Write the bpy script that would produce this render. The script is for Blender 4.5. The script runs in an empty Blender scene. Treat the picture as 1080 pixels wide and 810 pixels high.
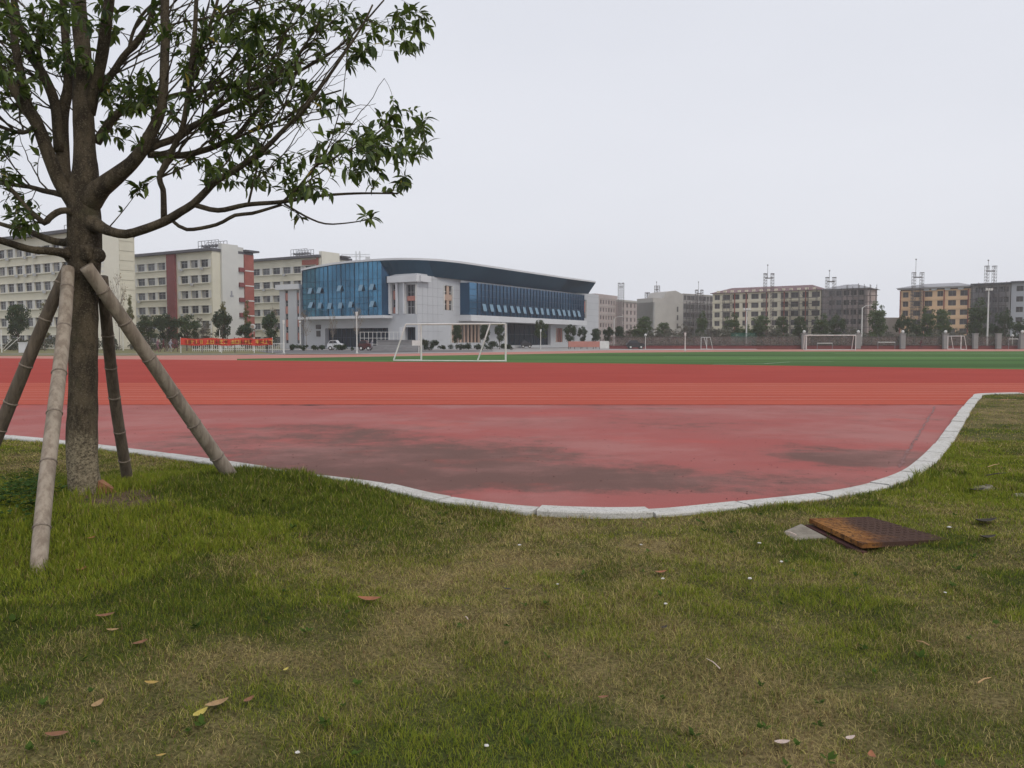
import bpy, math, random
import numpy as np
from mathutils import Vector, Matrix

# ------------------------------------------------------------------ camera
S = bpy.context.scene
COL = S.collection
CAM = Vector((0.0, 0.0, 1.4))
FPX = 845.0                      # focal length in pixels of a 1080 px wide frame
PITCH = math.atan(45.0 / FPX)    # horizon 45 px above the centre
cd = bpy.data.cameras.new('camera'); cam = bpy.data.objects.new('camera', cd); COL.objects.link(cam)
cd.sensor_width = 36.0; cd.lens = 36.0 * FPX / 1080.0
cd.clip_start = 0.05; cd.clip_end = 8000
cam.location = CAM; cam.rotation_euler = (math.pi/2 - PITCH, 0, 0)
S.camera = cam

# ------------------------------------------------------------------ world, sun, exposure
W = bpy.data.worlds.new('World'); S.world = W; W.use_nodes = True
SUN_EL, SUN_AZ = math.radians(48), math.radians(140)     # azimuth clockwise from +Y
wn = W.node_tree; bg = wn.nodes['Background']
sky = wn.nodes.new('ShaderNodeTexSky'); sky.sky_type = 'NISHITA'; sky.sun_disc = False
sky.sun_elevation = SUN_EL; sky.sun_rotation = SUN_AZ; sky.dust_density = 6.0; sky.air_density = 1.5
mx = wn.nodes.new('ShaderNodeMix'); mx.data_type = 'RGBA'; mx.inputs[0].default_value = 0.93
tc = wn.nodes.new('ShaderNodeTexCoord'); mp = wn.nodes.new('ShaderNodeMapping'); mp.inputs['Scale'].default_value = (1, 1, 2.5)
nz = wn.nodes.new('ShaderNodeTexNoise'); nz.inputs['Scale'].default_value = 1.0; nz.inputs['Detail'].default_value = 4
cr = wn.nodes.new('ShaderNodeValToRGB')                   # one overcast deck, hardly any structure
cr.color_ramp.elements[0].position = .3; cr.color_ramp.elements[0].color = (6.75, 6.95, 7.6, 1)
cr.color_ramp.elements[1].position = .7; cr.color_ramp.elements[1].color = (7.65, 7.8, 8.4, 1)
wn.links.new(tc.outputs['Generated'], mp.inputs[0]); wn.links.new(mp.outputs[0], nz.inputs['Vector'])
wn.links.new(nz.outputs['Fac'], cr.inputs[0])
wn.links.new(sky.outputs[0], mx.inputs[6]); wn.links.new(cr.outputs[0], mx.inputs[7])
wn.links.new(mx.outputs[2], bg.inputs[0]); bg.inputs[1].default_value = 0.1
sd = bpy.data.lights.new('sun', 'SUN'); sd.energy = 0.9; sd.angle = math.radians(18); sd.color = (1, .93, .82)
sun = bpy.data.objects.new('sun', sd); COL.objects.link(sun)
sdir = Vector((math.sin(SUN_AZ)*math.cos(SUN_EL), math.cos(SUN_AZ)*math.cos(SUN_EL), math.sin(SUN_EL)))
sun.rotation_euler = sdir.to_track_quat('Z', 'Y').to_euler()
S.view_settings.view_transform = 'Standard'; S.view_settings.look = 'None'
S.view_settings.exposure = 0.15; S.view_settings.gamma = 1; S.view_settings.use_curve_mapping = False
S.render.engine = 'CYCLES'
S.cycles.volume_bounces = 3
S.cycles.transparent_max_bounces = 16
HAZE = 0.00042

rnd = random.Random(7); nr = np.random.default_rng(11)

# ------------------------------------------------------------------ pixel <-> world (measuring the photograph)
cp, sp = math.cos(PITCH), math.sin(PITCH)
def ray(px, py):
    x = (px-540)/FPX; y = (405-py)/FPX
    return Vector((x, cp + y*sp, -sp + y*cp))
def on_z(px, py, z=0.0):
    r = ray(px, py); t = (z-CAM.z)/r.z
    return CAM + r*t
def at_y(px, py, Y):
    r = ray(px, py); return CAM + r*(Y/r.y)

# ------------------------------------------------------------------ object helpers
def tag(o, label=None, cat=None, group=None, kind=None):
    if label: o['label'] = label
    if cat: o['category'] = cat
    if group: o['group'] = group
    if kind: o['kind'] = kind
    return o
def empty(name, loc, label, cat, group=None):
    o = bpy.data.objects.new(name, None); COL.objects.link(o); o.location = loc
    o.empty_display_size = .3
    return tag(o, label, cat, group)
def copy_tree(o, parent=None):
    c = o.copy(); COL.objects.link(c); c.parent = parent
    for ch in list(o.children): copy_tree(ch, c)
    return c
class MB:
    def __init__(s): s.v = []; s.f = []; s.m = []; s.smooth = False
    def quad(s, a, b, c, d, m=0):
        n = len(s.v); s.v += [tuple(a), tuple(b), tuple(c), tuple(d)]; s.f.append((n, n+1, n+2, n+3)); s.m.append(m)
    def poly(s, pts, m=0):
        n = len(s.v); s.v += [tuple(p) for p in pts]; s.f.append(tuple(range(n, n+len(pts)))); s.m.append(m)
    def prism(s, base, top, m=0):
        n = len(s.v); k = len(base); s.v += [tuple(p) for p in base] + [tuple(p) for p in top]
        s.f.append(tuple(range(n+k-1, n-1, -1))); s.m.append(m)
        s.f.append(tuple(range(n+k, n+2*k))); s.m.append(m)
        for i in range(k):
            j = (i+1) % k; s.f.append((n+i, n+j, n+k+j, n+k+i)); s.m.append(m)
    def box(s, x0, x1, y0, y1, z0, z1, m=0):
        b = [(x0,y0,z0),(x1,y0,z0),(x1,y1,z0),(x0,y1,z0)]; t = [(x,y,z1) for x,y,_ in b]; s.prism(b, t, m)
    def fbox(s, F, s0, s1, o0, o1, z0, z1, m=0):         # box in a facade's frame: along, outwards, up
        b = [F.pt(s0,z0,o1), F.pt(s1,z0,o1), F.pt(s1,z0,o0), F.pt(s0,z0,o0)]
        s.prism(b, [Vector((p.x,p.y,z1)) for p in b], m)
    def tube(s, pts, rad, seg=8, m=0, cap=True):
        pts = [Vector(p) for p in pts]; n0 = len(s.v); k = len(pts)
        if not hasattr(rad, '__len__'): rad = [rad]*k
        up = None
        for i, p in enumerate(pts):
            d = (pts[min(i+1,k-1)] - pts[max(i-1,0)]).normalized()
            if up is None:
                up = Vector((0,0,1)) if abs(d.z) < .9 else Vector((1,0,0))
            a = (up - d*up.dot(d)).normalized(); up = a; b = d.cross(a)
            for j in range(seg):
                t = 2*math.pi*j/seg; q = p + (a*math.cos(t)+b*math.sin(t))*rad[i]; s.v.append(tuple(q))
        for i in range(k-1):
            for j in range(seg):
                j2 = (j+1) % seg
                s.f.append((n0+i*seg+j, n0+i*seg+j2, n0+(i+1)*seg+j2, n0+(i+1)*seg+j)); s.m.append(m)
        if cap:
            s.f.append(tuple(n0+j for j in range(seg-1,-1,-1))); s.m.append(m)
            s.f.append(tuple(n0+(k-1)*seg+j for j in range(seg))); s.m.append(m)
    def ball(s, c, r, m=0, seg=8, rings=5, sz=1.0):
        n0 = len(s.v)
        for i in range(rings+1):
            th = math.pi*i/rings
            for j in range(seg):
                ph = 2*math.pi*j/seg
                s.v.append((c[0]+r*math.sin(th)*math.cos(ph), c[1]+r*math.sin(th)*math.sin(ph), c[2]+r*sz*math.cos(th)))
        for i in range(rings):
            for j in range(seg):
                j2 = (j+1) % seg; s.f.append((n0+i*seg+j, n0+(i+1)*seg+j, n0+(i+1)*seg+j2, n0+i*seg+j2)); s.m.append(m)
    def mesh(s, name, mats, origin=(0,0,0)):
        me = bpy.data.meshes.new(name); ox, oy, oz = origin
        me.from_pydata([(x-ox, y-oy, z-oz) for x, y, z in s.v], [], s.f)
        for m in (mats if isinstance(mats, (list, tuple)) else [mats]): me.materials.append(m)
        me.polygons.foreach_set('material_index', s.m)
        if s.smooth: me.polygons.foreach_set('use_smooth', [True]*len(s.f))
        me.update(); return me
    def build(s, name, mats, parent=None, origin=None):
        if origin is None:
            origin = Vector((0,0,0)); q = parent
            while q: origin = origin + q.location; q = q.parent
        o = bpy.data.objects.new(name, s.mesh(name, mats, origin)); COL.objects.link(o)
        if parent: o.parent = parent
        else: o.location = origin
        return o
def np_mesh(name, V, Fc, mats, colors=None, smooth=False):
    me = bpy.data.meshes.new(name); nv = len(V); nf, k = Fc.shape
    me.vertices.add(nv); me.vertices.foreach_set('co', V.astype(np.float32).ravel())
    me.loops.add(nf*k); me.loops.foreach_set('vertex_index', Fc.astype(np.int32).ravel())
    me.polygons.add(nf); me.polygons.foreach_set('loop_start', np.arange(0, nf*k, k, dtype=np.int32))
    if smooth: me.polygons.foreach_set('use_smooth', np.ones(nf, dtype=bool))
    if colors is not None:
        at = me.color_attributes.new('tint', 'FLOAT_COLOR', 'POINT')
        c = np.ones((nv, 4), np.float32); c[:, :3] = colors; at.data.foreach_set('color', c.ravel())
    for m in (mats if isinstance(mats, (list, tuple)) else [mats]): me.materials.append(m)
    me.update(calc_edges=True); me.validate(); return me

# ------------------------------------------------------------------ materials
def new_mat(name):
    m = bpy.data.materials.new(name); m.use_nodes = True
    return m, m.node_tree, m.node_tree.nodes['Principled BSDF']
def mat(name, c1, c2=None, rough=.7, scale=3.0, metal=0.0, bump=0.0, bscale=None, stretch=(1,1,1), detail=6, spec=.4, contrast=(.35,.65), world=False):
    m, nt, b = new_mat(name); N = nt.nodes; L = nt.links
    b.inputs['Roughness'].default_value = rough; b.inputs['Metallic'].default_value = metal
    b.inputs['Specular IOR Level'].default_value = spec
    if c2 is None: c2 = tuple(x*.82 for x in c1)
    tc = N.new('ShaderNodeTexCoord'); mp = N.new('ShaderNodeMapping'); mp.inputs['Scale'].default_value = stretch
    nz = N.new('ShaderNodeTexNoise'); nz.inputs['Scale'].default_value = scale; nz.inputs['Detail'].default_value = detail
    nz.inputs['Roughness'].default_value = .65
    cr = N.new('ShaderNodeValToRGB'); e = cr.color_ramp.elements
    e[0].position = contrast[0]; e[0].color = (*c1, 1); e[1].position = contrast[1]; e[1].color = (*c2, 1)
    L.new(tc.outputs['Object'], mp.inputs[0]); L.new(mp.outputs[0], nz.inputs['Vector']); L.new(nz.outputs['Fac'], cr.inputs[0])
    L.new(cr.outputs[0], b.inputs['Base Color'])
    if bump:
        n2 = N.new('ShaderNodeTexNoise'); n2.inputs['Scale'].default_value = bscale or scale*4; n2.inputs['Detail'].default_value = 8
        bp = N.new('ShaderNodeBump'); bp.inputs['Strength'].default_value = bump; bp.inputs['Distance'].default_value = .02
        L.new(mp.outputs[0], n2.inputs['Vector']); L.new(n2.outputs['Fac'], bp.inputs['Height']); L.new(bp.outputs[0], b.inputs['Normal'])
    return m
def attr_mat(name, rough=.6, transl=.3, spec=.3, gain=(1,1,1)):
    m, nt, b = new_mat(name); N = nt.nodes; L = nt.links
    a = N.new('ShaderNodeVertexColor'); a.layer_name = 'tint'
    oi = N.new('ShaderNodeObjectInfo')
    hs = N.new('ShaderNodeHueSaturation')
    mr = N.new('ShaderNodeMapRange'); mr.inputs[3].default_value = .82; mr.inputs[4].default_value = 1.18
    L.new(oi.outputs['Random'], mr.inputs[0]); L.new(mr.outputs[0], hs.inputs['Value'])
    L.new(a.outputs[0], hs.inputs['Color']); L.new(hs.outputs[0], b.inputs['Base Color'])
    b.inputs['Roughness'].default_value = rough; b.inputs['Specular IOR Level'].default_value = spec
    if transl:
        t = N.new('ShaderNodeBsdfTranslucent'); ms = N.new('ShaderNodeMixShader'); ms.inputs[0].default_value = transl
        L.new(hs.outputs[0], t.inputs[0]); L.new(b.outputs[0], ms.inputs[1]); L.new(t.outputs[0], ms.inputs[2])
        L.new(ms.outputs[0], nt.nodes['Material Output'].inputs[0])
    return m
M = {}
M['cream'] = mat('cream_render', (.64,.61,.50), (.57,.545,.445), .85, .25)
M['cream_side'] = mat('cream_side_render', (.68,.66,.57), (.62,.60,.52), .85, .25)
M['pale'] = mat('pale_grey_render', (.60,.60,.57), (.54,.54,.52), .85, .3)
M['brick'] = mat('brick_red_tiles', (.34,.10,.075), (.27,.08,.06), .8, .8)
M['maroon'] = mat('maroon_render', (.22,.06,.06), (.18,.05,.05), .8, .8)
M['roofgrey'] = mat('dark_roof_slab', (.10,.10,.115), (.075,.075,.085), .7, .6)
M['white'] = mat('white_paint', (.72,.72,.70), (.60,.60,.58), .5, 2)
M['frame'] = mat('window_frame_paint', (.42,.43,.44), (.36,.37,.38), .5, 2)
M['pane'] = mat('window_pane_glass', (.028,.032,.04), (.065,.07,.08), .2, .35, spec=.3)
M['pane2'] = mat('paler_window_pane', (.08,.09,.10), (.16,.165,.17), .2, .5, spec=.3)
M['curtain'] = mat('curtain_behind_pane', (.30,.29,.27), (.22,.23,.25), .8, 1)
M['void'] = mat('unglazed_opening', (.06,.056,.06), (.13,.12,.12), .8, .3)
M['clad'] = mat('grey_cladding_panels', (.51,.525,.55), (.46,.475,.50), .55, .15)
M['cladl'] = mat('light_grey_trim', (.64,.655,.68), (.58,.59,.61), .5, .3)
M['joint'] = mat('cladding_joint', (.32,.33,.36), None, .8, 1)
M['salmon'] = mat('salmon_spandrel', (.50,.22,.18), (.42,.19,.16), .7, 1)
M['tan'] = mat('tan_panel', (.50,.36,.28), (.42,.30,.24), .7, 1)
M['glassL'] = mat('blue_curtain_glass', (.08,.25,.40), (.035,.12,.20), .08, .22, metal=.75, contrast=(.35,.6))
M['glassR'] = mat('dark_blue_glass', (.032,.10,.19), (.02,.065,.13), .12, .15, metal=.5, contrast=(.3,.7))
M['glassB'] = mat('bright_blue_glass', (.08,.22,.37), (.07,.18,.30), .08, .2, metal=.75)
M['glassD'] = mat('ground_floor_glass', (.010,.022,.035), (.02,.035,.05), .25, .2, spec=.2)
M['fascia'] = mat('blue_black_fascia', (.018,.055,.092), (.027,.072,.115), .6, .1, spec=.12)
M['mull'] = mat('mullion', (.03,.06,.10), None, .4, 1)
M['metal'] = mat('white_metal', (.70,.70,.68), (.55,.55,.52), .45, 1.2)
M['steel'] = mat('galvanised_steel', (.30,.31,.33), (.22,.22,.24), .5, 1.5, metal=.3)
M['scaf'] = mat('scaffold_tube', (.07,.062,.062), (.13,.11,.105), .7, .5)
M['cement'] = mat('bare_cement', (.47,.45,.42), (.36,.34,.32), .9, .12, contrast=(.3,.7))
M['cementd'] = mat('dark_bare_concrete', (.25,.235,.235), (.33,.31,.30), .9, .2)
M['pinkr'] = mat('faded_pink_brick', (.44,.36,.345), (.36,.30,.29), .9, .2)
M['yellow'] = mat('pale_yellow_render', (.70,.64,.50), (.63,.57,.45), .85, .2)
M['orange'] = mat('orange_render', (.80,.55,.34), (.74,.50,.31), .85, .2)
M['maroonroof'] = mat('maroon_roof_tiles', (.13,.07,.075), (.21,.135,.14), .8, .35)
M['greyroof'] = mat('grey_roof_sheet', (.38,.38,.40), (.24,.24,.26), .8, .35)
M['lgrey'] = mat('light_grey_render', (.50,.51,.54), (.44,.45,.48), .85, .2)
M['asphalt'] = mat('asphalt', (.10,.10,.105), (.15,.15,.155), .9, .4)
M['pave'] = mat('pale_paving', (.33,.32,.31), (.27,.26,.25), .9, .5)
M['conc'] = mat('grey_concrete', (.26,.26,.265), (.20,.20,.205), .9, .8)
M['bannerred'] = mat('red_banner_cloth', (.62,.055,.03), (.55,.05,.03), .7, 1)
M['banneryel'] = mat('yellow_lettering', (.80,.50,.10), None, .7, 1)
M['car'] = mat('black_car_paint', (.02,.021,.025), (.03,.03,.035), .2, 1, spec=.6)
M['tyre'] = mat('tyre_rubber', (.02,.02,.02), None, .8, 1)
M['net'] = None

def net_mat(name, col, alpha, scale=6.0):
    m, nt, b = new_mat(name); N = nt.nodes; L = nt.links
    b.inputs['Base Color'].default_value = (*col, 1); b.inputs['Roughness'].default_value = .9
    tc = N.new('ShaderNodeTexCoord'); nz = N.new('ShaderNodeTexNoise'); nz.inputs['Scale'].default_value = scale; nz.inputs['Detail'].default_value = 3
    mr = N.new('ShaderNodeMapRange'); mr.inputs[1].default_value = .3; mr.inputs[2].default_value = .7
    mr.inputs[3].default_value = alpha-.18; mr.inputs[4].default_value = alpha+.18
    L.new(tc.outputs['Object'], nz.inputs['Vector']); L.new(nz.outputs['Fac'], mr.inputs[0]); L.new(mr.outputs[0], b.inputs['Alpha'])
    return m
M['net'] = net_mat('dark_safety_net', (.12,.115,.13), .34, .3)
M['fnet'] = net_mat('fence_mesh', (.19,.14,.135), .5, .5)
M['gnet'] = net_mat('green_windbreak_net', (.03,.12,.09), .6, .5)
M['leafy'] = attr_mat('leafy', .55, .35)

# ------------------------------------------------------------------ numpy value noise
def vnoise(x, y, scale, seed=0):
    x = np.asarray(x)*scale + 137.3*seed; y = np.asarray(y)*scale - 71.9*seed
    xi = np.floor(x).astype(np.int64); yi = np.floor(y).astype(np.int64); fx = x-xi; fy = y-yi
    fx = fx*fx*(3-2*fx); fy = fy*fy*(3-2*fy)
    def h(a, b):
        n = (a*374761393 + b*668265263 + seed*1442695041) & 0x7fffffff
        n = ((n ^ (n >> 13)) * 1274126177) & 0x7fffffff
        return ((n ^ (n >> 16)) & 0xffff)/65535.0
    return (h(xi,yi)*(1-fx)+h(xi+1,yi)*fx)*(1-fy) + (h(xi,yi+1)*(1-fx)+h(xi+1,yi+1)*fx)*fy
def fnoise(x, y, scale, seed=0, o=4):
    r = 0; a = .5; t = 0
    for i in range(o):
        r = r + a*vnoise(x, y, scale*2**i, seed+i*3); t += a; a *= .55
    return r/t

# ------------------------------------------------------------------ kerb path
KERB_Z = .055
kpix = [(0,459),(48,463.5),(148,475.5),(200,482.5),(326,501),(400,510),(444,521.5),(505,531),(567,537.5),(675,540),(735,535),(776,530.5),
        (840,524),(899,516.5),(935,507.5),(962,497),(980,482),(993,468),(1011,442),(1023,425),(1030,418.5),(1040,414.6),(1080,411.3)]
kp = [on_z(a, b, KERB_Z) for a, b in kpix]
d0 = (kp[0]-kp[4]).normalized(); d1 = Vector((1,.22,0)).normalized()
kp = [kp[0]+d0*30] + kp[:-1] + [kp[-2]+d1*k for k in (3, 90)]
def catmull(P, step=.12):
    out = []
    for i in range(len(P)-1):
        a, b = P[i], P[i+1]; p0 = P[i-1] if i else a-(b-a); p3 = P[i+2] if i+2 < len(P) else b+(b-a)
        L = (b-a).length; n = max(1, int(L/step)) if L < 20 else 40
        for k in range(n):
            t = k/n
            if L > 4: out.append(a.lerp(b, t)); continue
            m1 = (b-p0)*.5; m2 = (p3-a)*.5
            if m1.length > L: m1 = m1.normalized()*L
            if m2.length > L: m2 = m2.normalized()*L
            h00=2*t**3-3*t*t+1; h10=t**3-2*t*t+t; h01=-2*t**3+3*t*t; h11=t**3-t*t
            out.append(a*h00+m1*h10+b*h01+m2*h11)
    out.append(P[-1]); return out
KP = catmull(kp)
for _ in range(6):
    KP = [KP[0]] + [(KP[i-1]+KP[i]*2+KP[i+1])/4 for i in range(1, len(KP)-1)] + [KP[-1]]
K2 = np.array([(p.x, p.y) for p in KP])
def kerb_sd(x, y):          # signed distance: positive on the lawn side (near the camera)
    x = np.asarray(x, float).ravel(); y = np.asarray(y, float).ravel()
    best = np.full(x.shape, 1e9); sgn = np.ones(x.shape)
    for i in range(len(K2)-1):
        a = K2[i]; b = K2[i+1]; ab = b-a; l2 = (ab**2).sum()
        if l2 < 1e-9: continue
        t = np.clip(((x-a[0])*ab[0]+(y-a[1])*ab[1])/l2, 0, 1)
        dx = x-(a[0]+t*ab[0]); dy = y-(a[1]+t*ab[1]); d = dx*dx+dy*dy
        cr_ = ab[0]*(y-a[1]) - ab[1]*(x-a[0])
        u = d < best-1e-12
        best = np.where(u, d, best); sgn = np.where(u, np.where(cr_ < 0, 1, -1), sgn)
    return np.sqrt(best)*sgn

TREE = Vector((-3.34, 6.22, 0))
def hgt(x, y, sd_=None):
    x = np.asarray(x, float); y = np.asarray(y, float)
    h = .02 + .21*np.exp(-((x-TREE.x-.1)**2/3.2 + (y-TREE.y+.3)**2/2.2))
    h = h + .10*np.exp(-((x+2.0)**2/1.1+(y-7.35)**2/.35))
    h = h + .05*(fnoise(x, y, .9, 5, 3)-.5) + .035*(vnoise(x, y, 3.5, 9)-.5) + .022*(vnoise(x, y, 9, 19)-.5)
    h = h + .05*np.clip((2.5-y)/3, 0, 1) - .03*np.exp(-((x-.55)**2/.6+(y-6.3)**2/.3))
    return h
def hz(x, y):
    s = float(kerb_sd([x], [y])[0]); h = float(hgt(x, y))
    w = min(max((s-.1)/.5, 0), 1); return h*w + (1-w)*.02
def on_lawn(px, py, add=0):
    z = .05
    for _ in range(6):
        p = on_z(px, py, z); z = hz(p.x, p.y)
    return Vector((p.x, p.y, z+add))
def dry_map(x, y):          # 0 = lush green, 1 = straw
    d = .37 + 1.6*(fnoise(x, y, .8, 21, 4)-.5) + 1.3*(fnoise(x, y, 2.6, 31, 3)-.5)
    d -= .75*np.exp(-((x-TREE.x)**2/4.2+(y-TREE.y+.6)**2/4.2))
    d -= .35*np.exp(-((x+2.2)**2/.8+(y-4.2)**2/.7))
    d -= .6*np.exp(-((x+1.9)**2/1.2+(y-6.3)**2/1.6))
    d -= .55*np.exp(-((x-4.2)**2/2.4+(y-7.2)**2/1.5))
    d -= .35*np.exp(-((x-3.5)**2/4+(y-4.6)**2/2))
    d += .28*np.exp(-((x-.1)**2/2.2+(y-4.2)**2/3.2))
    return np.clip(d, 0, 1)
def lush_map(x, y):
    l = np.exp(-((x-TREE.x-.2)**2/3.4+(y-TREE.y+.3)**2/2.8))*(.45+.9*vnoise(x, y, 2.2, 88)) + .9*np.exp(-((x+2.1)**2/1.0+(y-7.0)**2/.5))
    l += .6*np.exp(-((x-4.6)**2/1.6+(y-7.9)**2/.8)) + .25*np.clip(fnoise(x, y, 1.6, 77, 3)*2-1, 0, 1)
    return np.clip(l, 0, 1.1)

SLAB = [on_z(a_, b_, .085) for a_, b_ in ((853.3,546.7),(909,573),(1002,561),(917,541.5))]
CONC = [on_z(a_, b_, .04) for a_, b_ in ((825.5,557),(838,566.8),(872,566.7),(845,552.5))]
SLABX = [SLAB[0], SLAB[1].lerp(SLAB[0],.03), SLAB[2].lerp(SLAB[0], .16), SLAB[3].lerp(SLAB[0], .06)]
def in_quad(x, y, Q):
    r = np.ones(np.shape(x), bool)
    cx_ = sum(q.x for q in Q)/4; cy_ = sum(q.y for q in Q)/4
    for i in range(4):
        a_, b_ = Q[i], Q[(i+1)%4]; f = lambda X, Y: (b_.x-a_.x)*(Y-a_.y)-(b_.y-a_.y)*(X-a_.x)
        r &= (f(x, y)*np.sign(f(cx_, cy_)) > 0)
    return r
# ------------------------------------------------------------------ ground sheets
def sheet(name, pts, z, m, sub=None):
    mb = MB(); mb.poly([(p[0], p[1], z) for p in pts]); o = mb.build(name, m); return tag(o, kind='structure')
M['earth'] = mat('dull_ground', (.10,.10,.055), (.15,.14,.09), .95, .05)
sheet('ground', [(-540,-60),(540,-60),(540,540),(-540,540)], -.09, M['earth'])

# near lawn: one height-field
def axis(a0, a1, fa, fb, fine, coarse):
    v = list(np.arange(a0, fa, coarse)) + list(np.arange(fa, fb, fine)) + list(np.arange(fb, a1+coarse, coarse)); return np.array(v)
ax = axis(-60, 110, -10, 16, .09, 1.0); ay = axis(-12, 45, 1.2, 24, .09, 1.0)
GX, GY = np.meshgrid(ax, ay); sdg = kerb_sd(GX, GY).reshape(GX.shape)
Z = hgt(GX, GY); w = np.clip((sdg-.1)/.5, 0, 1); Z = Z*w + (1-w)*.02
Z = np.where(sdg < 0, -.07, Z)
V = np.stack([GX.ravel(), GY.ravel(), Z.ravel()], 1); ny, nx = GX.shape
idx = np.arange(nx*ny).reshape(ny, nx)
Fq = np.stack([idx[:-1,:-1].ravel(), idx[:-1,1:].ravel(), idx[1:,1:].ravel(), idx[1:,:-1].ravel()], 1)
keep = (sdg.ravel()[Fq] > -.25).any(1); Fq = Fq[keep]
dm = dry_map(V[:,0], V[:,1])[:, None]
tint = (1-dm)*np.array([.055,.065,.020]) + dm*np.array([.20,.155,.075])
so_ = np.clip(1.2*np.exp(-((V[:,0]-TREE.x-.22)**2/.16+(V[:,1]-TREE.y+.12)**2/.10)) + np.exp(-((V[:,0]+2.88)**2/.12+(V[:,1]-5.9)**2/.07)), 0, 1)[:, None]
tint = tint*(1-so_)+so_*np.array([.12,.085,.055])
tint = tint*(.8+.4*vnoise(V[:,0], V[:,1], 9, 3))[:, None]
ml, nt, b = new_mat('lawn_thatch'); N = nt.nodes; L = nt.links
a = N.new('ShaderNodeVertexColor'); a.layer_name = 'tint'
n1 = N.new('ShaderNodeTexNoise'); n1.inputs['Scale'].default_value = 60; n1.inputs['Detail'].default_value = 8
tcn = N.new('ShaderNodeTexCoord'); L.new(tcn.outputs['Object'], n1.inputs['Vector'])
rr = N.new('ShaderNodeMapRange'); rr.inputs[1].default_value = .3; rr.inputs[2].default_value = .7; rr.inputs[3].default_value = .45; rr.inputs[4].default_value = 1.5
L.new(n1.outputs['Fac'], rr.inputs[0])
vm = N.new('ShaderNodeVectorMath'); vm.operation = 'SCALE'; L.new(a.outputs[0], vm.inputs[0]); L.new(rr.outputs[0], vm.inputs['Scale'])
L.new(vm.outputs[0], b.inputs['Base Color']); b.inputs['Roughness'].default_value = .95; b.inputs['Specular IOR Level'].default_value = .05
bp = N.new('ShaderNodeBump'); bp.inputs['Strength'].default_value = .8; bp.inputs['Distance'].default_value = .02
L.new(n1.outputs['Fac'], bp.inputs['Height']); L.new(bp.outputs[0], b.inputs['Normal'])
lo = bpy.data.objects.new('lawn', np_mesh('lawn', V, Fq, ml, tint, True)); COL.objects.link(lo); tag(lo, kind='structure')

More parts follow.
